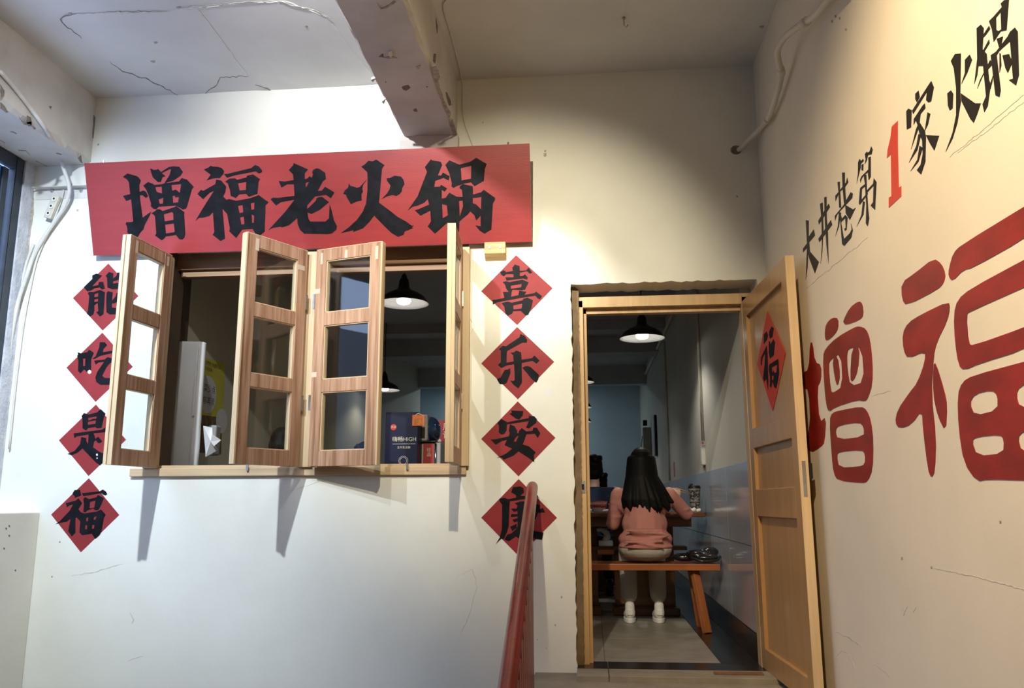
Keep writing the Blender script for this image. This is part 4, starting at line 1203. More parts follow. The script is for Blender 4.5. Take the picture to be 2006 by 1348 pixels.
# ---- bench, tables
def bench(x0, x1, y0, y1, z, name, label):
    e = empty(name, ((x0 + x1) / 2, (y0 + y1) / 2, 0))
    tag(e, label, 'bench', 'wooden benches in the dining room')
    MB().box((x0, y0, z - .045), (x1, y1, z)).build('seat', M_BENCH, e, bevel=0.005)
    ym = (y0 + y1) / 2
    for sx, xx in ((1, x1 - .17), (-1, x0 + .17)):
        for sy in (-1, 1):
            MB().bar((xx, ym + sy * .07, z - .045), (xx + sx * .06, ym + sy * .16, 0.0), 0.055, 0.04).build('leg', M_BENCHL, e, bevel=0.003)
        MB().bar((xx + sx * .02, ym - .10, 0.26), (xx + sx * .02, ym + .10, 0.26), 0.03, 0.045).build('leg_rail', M_BENCHL, e)
    return e


bench(-0.55, 0.885, 6.02, 6.32, 0.455, 'wooden_bench', 'red-brown wooden bench the woman in pink sits on')
bench(-0.95, 0.40, 7.78, 8.06, 0.455, 'wooden_bench', 'wooden bench under the man in navy behind the first table')
bench(-0.04, 0.66, 9.44, 9.74, 0.455, 'wooden_bench', 'farthest wooden bench under the person facing the doorway')


def table(x0, x1, y0, y1, z, label):
    e = empty('dining_table', ((x0 + x1) / 2, (y0 + y1) / 2, 0))
    tag(e, label, 'table', 'dark wooden tables in the dining room')
    MB().box((x0, y0, z - .035), (x1, y1, z)).build('table_top', M_TABLE, e, bevel=0.006)
    ym = (y0 + y1) / 2
    MB().box((x0 + .10, y0 + .08, z - .11), (x1 - .10, y0 + .11, z - .035)).build('apron', M_TABLE, e, bevel=0.003)
    MB().box((x0 + .10, y1 - .11, z - .11), (x1 - .10, y1 - .08, z - .035)).build('apron', M_TABLE, e, bevel=0.003)
    xm = x0 * .33 + x1 * .67 - .22
    MB().box((x0 + .2, ym - .10, z - .30), (x1 - .12, ym + .10, z - .27)).build('shelf', M_TABLE, e, bevel=0.003)
    for dx in (-0.30, 0.30):
        xx = (x0 + x1) / 2 + dx * (x1 - x0) / 1.5
        MB().box((xx - .24, ym - .025, 0.06), (xx + .24, ym + .025, z - .035)).build('panel_leg', M_TABLE, e, bevel=0.004)
        MB().box((xx - .26, ym - .16, 0.0), (xx + .26, ym + .16, 0.06)).build('foot', M_TABLE, e, bevel=0.006)
    return e


table(-0.65, 0.88, 6.62, 7.38, 0.80, 'nearest dark wooden dining table with bowls and cup before the woman')
table(-1.10, 0.55, 8.45, 9.15, 0.78, 'farther dark wooden dining table between the man and the facing person')


# ---- people
def rotz(a):
    return Matrix.Rotation(a, 4, 'Z')


def person(name, label, base, face, cfg):
    """seated figure built facing +y around (0,0), then turned by face and moved to base"""
    e = empty(name, base, (0, 0, face))
    tag(e, label, 'person')
    g = cfg
    sh, hd, seat = g['shoulder'], g['head'], g['seat']
    hx, hy, hz = hd
    # body: head, neck, torso core, arms, hands, legs in one surface
    b = MB()
    b.ell((hx, hy, hz), (0.073, 0.092, 0.110)).ell((hx, hy + .035, hz - .055), (0.052, 0.058, 0.062)).ell((hx, hy + .098, hz - .022), (0.012, 0.016, 0.024))
    for s in (-1, 1):
        b.ell((hx + s * .074, hy - .005, hz - .015), (0.010, 0.020, 0.032))
        b.ell((hx + s * .030, hy + .078, hz + .016), (0.020, 0.014, 0.010))
    b.ell((hx, hy + .088, hz - .066), (0.026, 0.012, 0.010))
    b.capsule((hx, hy - .015, hz - .08), (hx * .6, hy - .05, sh[2] - .01), 0.050, 0.058)
    b.capsule((0, sh[1] - .01, sh[2] - .06), (0, 0.02, seat + .15), 0.11, 0.12)
    for s, key in ((-1, 'L'), (1, 'R')):
        S_, E_, W_, Hd = Vector((s * sh[0], sh[1], sh[2])), Vector(g['elbow' + key]), Vector(g['wrist' + key]), Vector(g['hand' + key])
        b.capsule(S_, E_, 0.043, 0.036).capsule(E_, W_, 0.035, 0.024)
        v = (Hd - W_).normalized()
        side = v.cross(Vector((0, 0, 1)))
        side = side.normalized() if side.length > .1 else Vector((1, 0, 0))
        palm = W_ + v * 0.055
        b.capsule(W_, palm, 0.023, 0.028).capsule(W_ + v * .03 + side * .012, palm + side * .022, 0.018, 0.016).capsule(W_ + v * .03 - side * .012, palm - side * .022, 0.018, 0.016)
        curl = Vector(g.get('curl', (0, 0, -1)))
        for i, ln_ in enumerate((0.062, 0.072, 0.068, 0.052)):
            r0 = palm + side * (-.027 + .018 * i) + v * .012
            k1 = r0 + v * ln_ * .5 + curl * .008
            k2 = k1 + v * ln_ * .3 + curl * .022
            b.capsule(r0, k1, 0.0092, 0.0085).capsule(k1, k2, 0.0085, 0.007)
        t0 = W_ + v * .02 - side * .02 * s
        b.capsule(t0, t0 + v * .03 - side * .03 * s + curl * .006, 0.012, 0.010).capsule(t0 + v * .03 - side * .03 * s + curl * .006, t0 + v * .055 - side * .032 * s + curl * .018, 0.010, 0.008)
        K, A = Vector(g['knee' + key]), Vector(g['ankle' + key])
        b.capsule((s * .085, 0.03, seat + .085), K, 0.075, 0.055).capsule(K, A, 0.050, 0.033)
        b.capsule(A, A + Vector((0, 0.0, -.05)), 0.034, 0.034).capsule(A + Vector((0, .0, -.055)), A + Vector((0, .14, -.075)), 0.030, 0.024)
    body = link('body', blob_mesh(b, 0.0065, 4), M_SKIN, e, local=True, smooth=True)
    for s in (-1, 1):
        MB().ell((hx + s * .030, hy + .083, hz + .004), (0.011, 0.008, 0.007), n=10, h=6).build('eye', M_PRINTDK, body, smooth=True)
    MB().ell((hx, hy + .097, hz - .064), (0.022, 0.006, 0.005), n=10, h=6).build('mouth', mat('lips', (0.42, 0.16, 0.14), 0.5, 0.03, 5), body, smooth=True)
    # top
    t = MB()
    t.capsule((0, sh[1] - .015, sh[2] - .08), (0, 0.0, seat + .15), 0.135, 0.145)
    t.ell((0, sh[1] - .01, sh[2] - .085), (sh[0] + .02, 0.105, 0.10)).ell((0, 0.0, seat + .165), (0.194, 0.158, 0.085)).ell((0, 0.02, seat + .27), (0.165, 0.125, 0.13))
    t.ell((0, -.003, seat + .115), (0.196, 0.165, 0.032))
    for s, key in ((-1, 'L'), (1, 'R')):
        S_, E_, W_ = Vector((s * sh[0], sh[1], sh[2] - .02)), Vector(g['elbow' + key]), Vector(g['wrist' + key])
        t.capsule((s * sh[0] * .4, sh[1] - .01, sh[2] - .025), S_, 0.062, 0.056)
        t.capsule(S_, E_, 0.056, 0.049).capsule(E_, E_.lerp(W_, .78), 0.049, 0.036)
        R = random.Random(len(key) + s)
        for q in range(5):
            u = q / 4.0
            c = S_.lerp(E_, u)
            t.ell(c + Vector((R.uniform(-.012, .012), R.uniform(-.012, .012), 0)), (.054, .054, .02))
    R = random.Random(3)
    for q in range(7):     # folds of loose cloth at the waist
        z = seat + .10 + .02 * q
        t.ell((R.uniform(-.05, .05), -.140 + R.uniform(-.012, .008), z + .01), (0.11 + R.uniform(0, .04), 0.028, 0.010), Matrix.Rotation(R.uniform(-.25, .25), 3, 'Y'))
    link('top', blob_mesh(t, 0.008, 4, .45), g['top'], e, local=True, smooth=True)
    # trousers
    p = MB()
    p.ell((0, 0.0, seat + .094), (0.188, 0.155, 0.085)).ell((0, 0.02, seat + .057), (0.175, 0.14, 0.048))
    for s, key in ((-1, 'L'), (1, 'R')):
        K, A = Vector(g['knee' + key]), Vector(g['ankle' + key])
        p.capsule((s * .09, 0.03, seat + .098), K + Vector((0, 0, .015)), 0.086, 0.072).capsule(K, K.lerp(A, .78), 0.072, 0.062)
        q1 = K.lerp(A, .78)
        p.capsule(q1 + Vector((0, 0, -.0)), K.lerp(A, .80), 0.062, 0.060)
    link('trousers', blob_mesh(p, 0.008, 3, .45), g['legs'], e, local=True, smooth=True)
    # shoes
    for s, key in ((-1, 'L'), (1, 'R')):
        A = Vector(g['ankle' + key])
        fz = -base[2]
        u = MB().ell((A.x, A.y - .005, fz + .075), (0.040, 0.045, 0.052)).ell((A.x, A.y + .07, fz + .055), (0.043, 0.085, 0.042)).ell((A.x, A.y + .14, fz + .045), (0.044, 0.062, 0.034)).capsule((A.x, A.y - .012, fz + .09), (A.x, A.y - .01, fz + .125), 0.036, 0.036)
        so = link('shoe', blob_mesh(u, 0.007, 2), g['shoe'], e, local=True, smooth=True)
        outl = [(A.x + .046 * math.cos(q), A.y + .06 + (.105 if math.sin(q) < 0 else .145) * math.sin(q)) for q in [k * PI / 10 for k in range(20)]]
        MB().prism([(a_, b_, fz + .0005) for a_, b_ in outl], (0, 0, .034)).build('sole', g['shoe'], so, bevel=.006)
        MB().box((A.x - .020, A.y - .056, fz + .06), (A.x + .020, A.y - .044, fz + .10)).build('heel_tab', g['shoe'], so, bevel=.004)
        for q in range(3):
            MB().capsule((A.x - .02, A.y + .045 + q * .022, fz + .098 - q * .008), (A.x + .02, A.y + .05 + q * .022, fz + .098 - q * .008), .004, .004, 6, 2).build('lace', M_WHITELE, so)
    # hair
    hb = MB()
    hb.ell((hx, hy - .018, hz + .022), (0.086, 0.092, 0.106))
    for s in (-1, 1):
        hb.ell((hx + s * .048, hy - .02, hz - .03), (0.042, 0.062, 0.075))
    hb.ell((hx, hy - .055, hz - .05), (0.070, 0.045, 0.075))
    if g.get('long'):
        R = random.Random(9)
        zend = g['long']
        for i in range(34):
            u = (i + .5) / 34 * 2 - 1
            x0 = hx + u * .083
            y0 = hy - .085 * math.sqrt(max(0, 1 - u * u)) - .004
            spread = g.get('spread', 1.9)
            x2 = hx + u * .095 * spread + R.uniform(-.012, .012) + g.get('drift', 0) * (u + 1) * .5
            yb = sh[1] - .135 + .05 * u * u + R.uniform(-.012, .008)
            z2 = zend + R.uniform(-.02, .05) + abs(u) * .05
            a0, a1, a2, a3 = Vector((x0, y0, hz + .04)), Vector((x0 + u * .016, y0 - .006, hz - .09)), Vector(((x0 * .35 + x2 * .65) + u * .02, yb + .01, sh[2] - .05)), Vector((x2, yb, z2))
            hb.capsule(a0, a1, .024, .024, 8, 2).capsule(a1, a2, .024, .021, 8, 2).capsule(a2, a2.lerp(a3, .75), .021, .013, 8, 2).capsule(a2.lerp(a3, .75), a3, .012, .004, 8, 2)
    elif g.get('bob'):
        for i in range(14):
            q = PI + (i + .5) / 14 * PI * 1.0
            c = Vector((hx + .075 * math.cos(q), hy - .01 + .082 * math.sin(q), hz))
            hb.capsule(c, c + Vector((0, 0, -.17)), .026, .014, 8, 2)
    else:
        R = random.Random(4)
        for i in range(26):
            q = R.uniform(0, 2 * PI)
            c = Vector((hx + .072 * math.cos(q), hy - .02 + .080 * math.sin(q), hz + .055 + R.uniform(0, .045)))
            hb.ell(c, (.020, .022, .020), n=8, h=5)
    link('hair', blob_mesh(hb, 0.0055 if g.get('long') else 0.007, 2, .4), M_HAIR, e, local=True, smooth=True)
    return e


# woman in pink: base point under the hips at (0.385, 6.14, 0)
wo = dict(shoulder=(0.185, 0.05, 0.945), head=(-0.010, 0.05, 1.150), seat=0.455,
          elbowL=(-0.225, 0.11, 0.725), wristL=(-0.15, 0.42, 0.845), handL=(-0.13, 0.52, 0.85),
          elbowR=(0.315, 0.17, 0.795), wristR=(0.27, 0.37, 0.905), handR=(0.275, 0.44, 0.985),
          kneeL=(-0.11, 0.47, 0.51), ankleL=(-0.111, 0.335, 0.115), kneeR=(0.105, 0.47, 0.51), ankleR=(0.105, 0.345, 0.115),
          top=M_PINK, legs=M_OFFWHITE, shoe=M_WHITELE, long=0.79, spread=1.5, drift=0.07, curl=(-.6, .4, -.5))
person('person', 'woman in a pink top with long black hair seen from behind on the bench', (0.385, 6.14, 0), 0.0, wo)
ma = dict(shoulder=(0.205, 0.08, 0.985), head=(0.0, 0.10, 1.205), seat=0.455,
          elbowL=(-0.29, 0.14, 0.76), wristL=(-0.20, 0.42, 0.82), handL=(-0.18, 0.52, 0.83),
          elbowR=(0.29, 0.14, 0.76), wristR=(0.20, 0.42, 0.82), handR=(0.18, 0.52, 0.83),
          kneeL=(-0.13, 0.47, 0.52), ankleL=(-0.13, 0.36, 0.115), kneeR=(0.13, 0.47, 0.52), ankleR=(0.13, 0.36, 0.115),
          top=M_NAVY, legs=M_GREYC, shoe=M_BLACKLE)
pm = person('person', 'man in navy top with shoulder strap, from behind, left in the doorway', (0.035, 7.90, 0), 0.0, ma)
MB().tube(smooth_path([(-0.17, -.02, 1.03), (-0.10, -.085, .92), (0.02, -.12, .82), (0.14, -.12, .70), (0.19, -.05, .62)], 5), 0.016, 8).build('bag_strap', M_BLACKLE, pm, local=True, smooth=True)
p3 = dict(ma)
p3.update(head=(0.0, 0.14, 1.10), shoulder=(0.19, 0.08, 0.95), top=M_GREYC)
person('person', 'person in dark clothes facing the doorway at the farther table', (0.20, 9.58, 0), PI * 0.72, p3)
p4 = dict(wo)
p4.update(head=(0.0, 0.08, 1.30), shoulder=(0.185, 0.05, 1.09), seat=0.60, long=None, bob=True, top=M_GREYC, legs=M_GREYC, shoe=M_BLACKLE,
          elbowL=(-0.22, 0.10, 0.88), wristL=(-0.15, 0.36, 0.90), handL=(-0.13, 0.46, 0.90), elbowR=(0.22, 0.10, 0.88), wristR=(0.15, 0.36, 0.90), handR=(0.13, 0.46, 0.90),
          kneeL=(-0.11, 0.45, 0.66), kneeR=(0.11, 0.45, 0.66), ankleL=(-0.11, 0.38, 0.26), ankleR=(0.11, 0.38, 0.26))
p4['ankleL'] = (-0.11, 0.36, 0.115)
p4['ankleR'] = (0.11, 0.36, 0.115)
person('person', 'person with dark bobbed hair behind the lowest pane of the second casement', (-2.25, 5.80, 0), -0.5, p4)
p5 = dict(ma)
p5.update(kneeL=(-0.13, 0.47, 0.57), kneeR=(0.13, 0.47, 0.57), head=(0.0, 0.08, 1.245), shoulder=(0.2, 0.06, 1.03), seat=0.50, top=M_GREYC)
person('person', 'person with short dark hair behind the lowest pane of the third casement', (-1.80, 6.55, 0), 0.2, p5)


def stool(x, y, z, label):
    e = empty('stool', (x, y, 0))
    tag(e, label, 'stool', 'stools behind the window')
    MB().tube([(x, y, z - .035), (x, y, z)], 0.17, 24).build('seat', M_BENCH, e, bevel=.004)
    for sx in (-1, 1):
        for sy in (-1, 1):
            MB().bar((x + sx * .09, y + sy * .09, z - .035), (x + sx * .14, y + sy * .14, 0), .035).build('leg', M_BENCHL, e)


stool(-2.25, 5.80, 0.60, 'taller wooden stool under the bob-haired person, hidden below the window')
stool(-1.80, 6.55, 0.50, 'lower wooden stool under the short-haired person, hidden below the window')

# ---- things on and around the first table
TZ = 0.80
bw = empty('soup_bowl', (0.065, 6.78, TZ))
tag(bw, 'white porcelain bowl with red pattern on the table left of the woman', 'bowl', 'bowls on the nearest table')
MB().lathe([(0.0005, .004), (.032, .004), (.034, .0), (.038, .0), (.040, .010), (.055, .032), (.068, .085), (.071, .087), (.069, .082), (.052, .030), (.0005, .012)], (0.065, 6.78, TZ), 30).build('bowl', M_PORC, bw, smooth=True)
for k in range(7):
    q = PI * 1.5 + (k - 3) * .32
    MB().ell((0.065 + .062 * math.cos(q), 6.78 + .062 * math.sin(q), TZ + .05), (.010, .010, .014), n=8, h=6).build('red_motif', M_REDDECO, bw)
MB().lathe([(.0705, .080), (.0715, .0875), (.067, .0875)], (0.065, 6.78, TZ), 30).build('red_rim', M_REDDECO, bw, smooth=True)
b2 = empty('soup_bowl', (0.20, 6.90, TZ))
tag(b2, 'smaller red and white bowl half hidden by the woman\'s left shoulder', 'bowl', 'bowls on the nearest table')
MB().lathe([(0.0005, .004), (.028, .004), (.03, .0), (.034, .008), (.05, .03), (.06, .07), (.058, .068), (.045, .028), (.0005, .010)], (0.20, 6.90, TZ), 26).build('bowl', M_REDDECO, b2, smooth=True)
for k, (x, y, s_) in enumerate([(-0.02, 6.70, .022), (0.115, 6.68, .020)]):
    R = random.Random(k)
    t_ = MB().ell((x, y, TZ + s_ * .6), (s_ * 1.3, s_, s_ * .6)).ell((x + s_ * .7, y, TZ + s_ * .8), (s_ * .7, s_ * .8, s_ * .5)).ell((x - s_ * .6, y + .005, TZ + s_ * .5), (s_ * .7, s_ * .6, s_ * .5))
    tag(link('crumpled_napkin', blob_mesh(t_, .004, 1), M_TISSUE), ['crumpled white napkin near the left edge of the nearest table', 'crumpled white napkin right of the patterned bowl'][k], 'napkin', 'used napkins on the nearest table')
for k, (x, y, s_) in enumerate([(0.70, 6.68, .022), (0.745, 6.66, .024), (0.79, 6.67, .022), (0.835, 6.70, .018), (0.69, 6.74, .03)]):
    t_ = MB().ell((x, y, TZ + s_ * .7), (s_ * 1.2, s_, s_ * .7)).ell((x + s_ * .6, y, TZ + s_), (s_ * .7, s_ * .7, s_ * .7)).ell((x - s_ * .5, y - .004, TZ + s_ * .6), (s_ * .7, s_ * .7, s_ * .6))
    if k == 4:
        t_.capsule((x, y, TZ + .02), (x + .005, y, TZ + .085), .022, .012)
    tag(link('crumpled_napkin', blob_mesh(t_, .004, 1), M_TISSUE),
        ['crumpled napkin nearest the woman\'s right elbow', 'largest crumpled napkin in front of the paper cup', 'crumpled napkin right in front of the paper cup', 'small crumpled napkin beside the paper cup by the wall', 'tall twisted napkin standing behind the other napkins'][k], 'napkin', 'used napkins on the nearest table')
cu = empty('paper_cup', (0.825, 6.80, TZ))
tag(cu, 'black and white printed paper cup with black lid by the tiled wall', 'cup')
MB().lathe([(.0005, .0), (.034, .0), (.036, .004), (.047, .185), (.0005, .185)], (0.825, 6.80, TZ), 28).build('cup', M_WHITEPL, cu, smooth=True)
MB().lathe([(.0412, .088), (.0470, .178)], (0.825, 6.80, TZ), 28).build('printed_band', mat('black_white_print', (0.30, 0.30, 0.29), 0.5, 0.9, 60, c2=(0.03, 0.03, 0.03), mask=(0.45, 0.6)), cu, smooth=True)
MB().lathe([(.0368, .012), (.0405, .070)], (0.825, 6.80, TZ), 28).build('printed_band', MATS['black_white_print'], cu, smooth=True)
MB().lathe([(.0410, .072), (.0416, .084)], (0.825, 6.80, TZ), 28).build('printed_band', M_PRINTDK, cu, smooth=True)
MB().lathe([(.050, .183), (.050, .192), (.046, .206), (.043, .208), (.0005, .206)], (0.825, 6.80, TZ), 28).build('lid', M_BLACKPL, cu, smooth=True)
MB().ell((0.80, 6.785, TZ + .214), (.014, .012, .010)).build('lid_tab', M_BLACKPL, cu)
for k in (0, 1):
    tag(MB().tube([(0.655, 6.56, 0.985 - k * .012), (0.76, 6.60, 0.955 - k * .018)], [0.0035, 0.0025], 8).build('chopstick', M_CHOP, smooth=True), ['upper bamboo chopstick held in the woman\'s right hand', 'lower bamboo chopstick held in the woman\'s right hand'][k], 'chopstick', 'pair of chopsticks in her hand')
tbo = empty('tissue_pack', (0.08, 6.97, 0.53))
tag(tbo, 'white tissue pack on the table shelf under the patterned bowl', 'tissue pack')
MB().box((0.056, 6.86, 0.532), (0.174, 6.965, 0.577)).build('pack', M_TISSUE, tbo, bevel=.012, segs=3)
MB().tube(smooth_path([(0.11, 6.91, .57), (0.13, 6.91, .62), (0.09, 6.90, .66), (0.04, 6.90, .66)], 4), [.03] * 4 + [.025] * 4 + [.016] * 4 + [.006], 10).build('pulled_tissue', M_TISSUE, tbo, smooth=True)
hbg = empty('handbag', (0.76, 6.12, 0.455))
tag(hbg, 'small black leather handbag lying on the bench right of the woman', 'handbag')
u = MB().ell((0.78, 6.14, 0.504), (.115, .085, .042), Matrix.Rotation(.12, 3, 'Y')).ell((0.80, 6.10, 0.494), (.09, .06, .032)).ell((0.66, 6.17, 0.492), (.09, .05, .030)).ell((0.84, 6.16, 0.53), (.06, .05, .035))
link('bag_body', blob_mesh(u, .006, 2), M_BLACKLE, hbg, smooth=True)
MB().tube(smooth_path([(0.69, 6.06, .495), (0.76, 6.01, .475), (0.86, 6.03, .48), (0.90, 6.10, .50)], 5), .009, 8).build('strap', M_BLACKLE, hbg, smooth=True)
for x, z in ((0.775, .545), (0.785, .525), (0.70, .49)):
    MB().ell((x, 6.07, z), (.008, .005, .008), n=10, h=6).build('buckle', M_CHROME, hbg, smooth=True)
# ---- window side: counter, milk carton dispenser, signs
ct = empty('serving_counter', (-1.15, 5.35, 0))
tag(ct, 'dark serving counter inside the window carrying the blue carton', 'counter')
MB().box((-1.75, 5.02, 0.99), (-0.55, 5.95, 1.03)).build('counter_top', M_TABLE, ct, bevel=.004)
MB().box((-1.70, 5.08, 0.0), (-0.60, 5.90, 0.99)).build('cabinet', M_TABLE, ct, bevel=.004)
bx = empty('milk_carton', (-1.23, 5.38, 1.03))
tag(bx, 'dark blue carton lettered HIGH with a red round logo behind the window', 'carton')
X0, X1, Y0, ZT = -1.322, -1.108, 5.30, 1.462
MB().box((X0, Y0, 1.03), (X1, Y0 + .14, ZT)).build('box', M_BOXBLUE, bx, bevel=.003)
FX_, FZ_ = (1, 0, 0), (0, 0, 1)
def front_text(body, px, py, size, Y, m, parent, name='lettering'):
    p = at_y(px, py, Y)
    link(name, text_mesh(body, size, basis(p, FX_, FZ_)), m, parent)
front_text('嗨畅HIGH', 792, 861, 0.036, Y0 - .001, M_GOLDPR, bx)
front_text('生牛乳发酵', 791, 877, 0.0175, Y0 - .001, M_GOLDPR, bx)
pA = at_y(769, 870, Y0)
pB = at_y(814, 870, Y0)
MB().box((pA.x, Y0 - .0012, pA.z - .001), (pB.x, Y0, pA.z + .001)).build('rule_line', M_GOLDPR, bx)
c = at_y(771, 837, Y0)
MB().tube([(c.x, Y0, c.z), (c.x, Y0 - .0012, c.z)], .020, 24).build('red_logo', M_REDDECO, bx)
front_text('天友', 771, 837, 0.018, Y0 - .002, M_GOLDPR, bx)
c = at_y(790, 903, Y0)
for r_ in (.030, .022):
    ringp = [(c.x + r_ * math.cos(q) * (1 + .04 * math.cos(10 * q)), Y0 - .001, c.z + r_ * math.sin(q) * (1 + .04 * math.cos(10 * q))) for q in [k * PI / 24 for k in range(49)]]
    MB().tube(ringp, .0013, 6).build('ring_emblem', M_GOLDPR, bx)
og = empty('orange_tag', at_y(819, 834, Y0))
tag(og, 'small orange gift tag hanging on the top right corner of the blue carton', 'tag')
A, B = at_y(808, 813, Y0 - .006), at_y(831, 834, Y0 - .006)
MB().box((A.x, Y0 - .008, B.z), (B.x, Y0 - .002, A.z)).build('card', M_ORANGE, og)
MB().box((A.x + .015, Y0 - .0095, B.z + .008), (B.x - .012, Y0 - .008, A.z - .025)).build('print', mat('dark_orange_print', (0.42, 0.15, 0.03), 0.5, 0.4, 60), og)
MB().tube(smooth_path([(A.x + .02, Y0 - .006, A.z - .004), ((A.x + B.x) / 2, Y0 - .012, A.z + .008), (B.x - .01, Y0 - .006, A.z - .004)], 4), .003, 6).build('ribbon', M_GOLDPR, og)

dp = empty('drink_dispenser', (-1.03, 5.6, 1.03))
tag(dp, 'grey drink dispenser with dark blue domed front beside the carton', 'dispenser')
def yy(px, py, y):
    return at_y(px, py, y)
a_, b_ = yy(822, 905, 5.46), yy(846, 864, 5.46)
MB().box((a_.x, 5.46, 1.03), (b_.x + .06, 5.76, b_.z - .01)).build('base', M_GREYPL, dp, bevel=.006)
c0, c1 = yy(822, 864, 5.44), yy(838, 812, 5.44)
MB().box((c0.x, 5.44, c0.z), (c1.x, 5.76, c1.z)).build('side_housing', M_GREYPL, dp, bevel=.01)
dm = yy(842, 842, 5.55)
MB().ell((dm.x, 5.60, dm.z), (.065, .15, .092)).build('dome', M_BLUEDOME, dp, smooth=True)
p1, p2 = yy(829, 904, 5.455), yy(850, 869, 5.455)
MB().box((p1.x, 5.453, p1.z - .02), (p2.x, 5.462, p2.z)).build('red_panel', M_DARKRED, dp)
link('lettering', text_mesh('珍\n品', .030, basis((p1.x + .038, 5.4515, (p1.z + p2.z) / 2), FX_, FZ_)), M_GOLDPR, dp)
q1 = yy(854, 905, 5.45)
MB().tube([(p2.x + .012, 5.455, 1.04), (p2.x + .012, 5.455, p2.z)], .008, 12).build('pipe', M_CHROME, dp, smooth=True)
MB().box((c0.x, 5.435, c0.z - .006), (dm.x + .06, 5.60, c0.z + .002)).build('drip_ledge', M_BLACKPL, dp)
rs = empty('red_sign', yy(868, 865, 6.2))
tag(rs, 'dark red upright sign with pale lettering behind the dispenser', 'sign')
g1, g2 = yy(852, 866, 6.2), yy(886, 823, 6.2)
MB().box((g1.x, 6.2, g1.z), (g2.x, 6.22, g2.z)).build('panel', M_DARKRED, rs, bevel=.003)
link('lettering', text_mesh('周\n记', .062, basis(yy(875, 845, 6.195), FX_, FZ_)), M_OVAL, rs)
cr = empty('storage_box', yy(868, 908, 5.9))
tag(cr, 'brown box with black slotted front under the red sign', 'box')
h1, h2 = yy(855, 908, 5.98), yy(886, 866, 5.98)
MB().box((h1.x, 5.98, h1.z - .06), (h2.x, 6.19, h2.z)).build('body', mat('brown_carton', (0.13, 0.09, 0.06), 0.7, 0.15, 5), cr, bevel=.004)
for k in range(5):
    MB().box((h2.x - .05, 5.975, h2.z - .03 - .03 * k), (h2.x - .02, 5.982, h2.z - .012 - .03 * k)).build('slot', M_BLACKPL, cr)
sst = MB().box((-1.4, 5.96, 0), (-0.7, 6.30, h1.z - .06)).build('side_cabinet', M_TABLE, bevel=.004)
tag(sst, 'dark cabinet holding the red sign behind the serving counter', 'cabinet')
np_ = yy(857, 864, 5.99)
t_ = MB().ell((np_.x, 6.0, h2.z + .018), (.016, .014, .02)).ell((np_.x + .012, 6.0, h2.z + .01), (.016, .012, .012)).capsule((np_.x, 6.0, h2.z + .01), (np_.x - .006, 6.0, h2.z + .05), .012, .007)
tag(link('crumpled_napkin', blob_mesh(t_, .004, 1), M_TISSUE), 'white crumpled napkin on the brown box behind the dispenser', 'napkin')

# white air conditioner and poster at the left inside the window
ac = empty('air_conditioner', (-2.66, 5.25, 0))
tag(ac, 'tall white standing air conditioner at the left inside the window', 'air conditioner')
fp = [(-2.742, 5.23), (-2.685, 5.14), (-2.56, 5.165), (-2.536, 5.185), (-2.532, 5.215), (-2.62, 5.36), (-2.742, 5.36)]
MB().prism([(x, y, 0) for x, y in fp], (0, 0, 1.935)).build('cabinet', M_WHITEPL, ac, bevel=.012, segs=3)
for px, y0_, y1_ in ((388, 680, 815), (378, 838, 915)):
    t0, t1 = at_y(px, y0_, 5.155), at_y(px - 6, y1_, 5.155)
    MB().bar((t0.x, 5.153, t0.z), (t0.x, 5.153, max(t1.z, 1.1)), .012, .008).build('groove_highlight', M_WHITELE, ac, bevel=.002)  # raised white strips stand in for highlights along the handle slots
MB().box((-2.690, 5.134, 1.02), (-2.684, 5.15, 1.92)).build('panel_gap', M_GREYPL, ac)
px_ = lambda a, b: at_x(a, b, XI_L + .001)
po = empty('wall_poster', px_(415, 885))
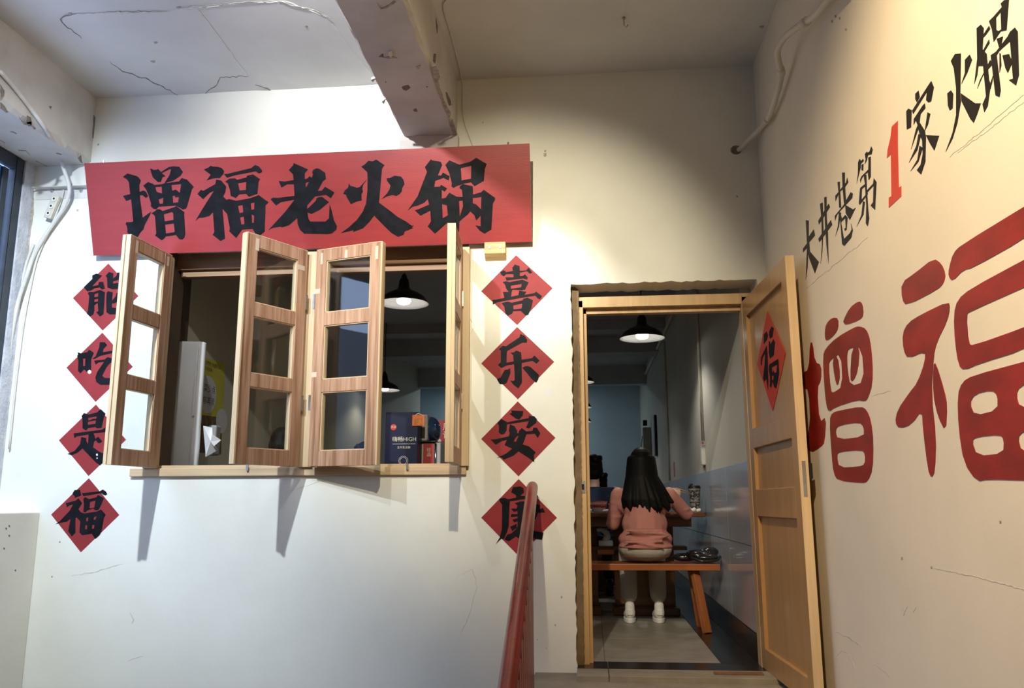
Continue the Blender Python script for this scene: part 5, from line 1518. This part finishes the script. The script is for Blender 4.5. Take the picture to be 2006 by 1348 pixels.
tag(po, 'yellow wall poster with white ovals and lettering beside the air conditioner', 'poster')
plate('sheet', [('+', pts('392,698 441,713 433,890 384,886'))], px_, (.0015, 0, 0), M_YELLOW, po)
def oval(cx, cy, rx_, ry_):
    return [(cx + rx_ * math.cos(k * PI / 12), cy + ry_ * math.sin(k * PI / 12)) for k in range(24)]
px2 = lambda a, b: at_x(a, b, XI_L + .0025)
plate('food_photo', [('+', pts('387,812 435,818 433,890 384,886'))], px2, (.0006, 0, 0), M_BROWNP, po)
px3 = lambda a, b: at_x(a, b, XI_L + .0031)
plate('white_oval', [('+', oval(407, 773, 17, 37))], px3, (.0006, 0, 0), M_OVAL, po)
plate('white_oval', [('+', oval(434, 825, 11, 24))], px3, (.0006, 0, 0), M_OVAL, po)
px4 = lambda a, b: at_x(a, b, XI_L + .004)
for body, px0, py0, sz in [('点菜少点', 407, 762, .062), ('不够再添', 405, 786, .062), ('勤俭节约 光盘行动', 415, 715, .036), ('文明用餐', 409, 724, .030)]:
    link('lettering', text_mesh(body, sz, basis(px4(px0, py0), (0, 1, 0), (0, 0, 1))), M_PRINTDK if py0 < 720 or sz > .05 else M_BROWNP, po)
th_ = empty('tissue_dispenser', at_y(410, 895, 5.22))
tag(th_, 'white paper tissues hanging out of a dispenser right of the air conditioner', 'tissue dispenser')
tc_ = [at_y(a, b, 5.24) for a, b in [(402, 836), (411, 838), (421, 852), (428, 862), (424, 874), (423, 880), (408, 896), (400, 884)]]
mid = at_y(413, 865, 5.20)
vs = [mid] + tc_
fs = [(0, i, i % 8 + 1) for i in range(1, 9)]
for k in range(1, 9):
    vs[k] = vs[k] + Vector((0, 0.03 * ((-1) ** k), 0))
mt = MB().add(vs, fs)
o_ = mt.build('tissue_sheet', M_TISSUE, th_)
sdm = o_.modifiers.new('s', 'SOLIDIFY')
sdm.thickness = .006
a_, b_ = at_y(392, 830, 5.27), at_y(404, 890, 5.27)
MB().box((-2.56, 5.37, b_.z), (b_.x + .01, 5.45, a_.z)).build('holder', M_GREYPL, th_, bevel=.012)
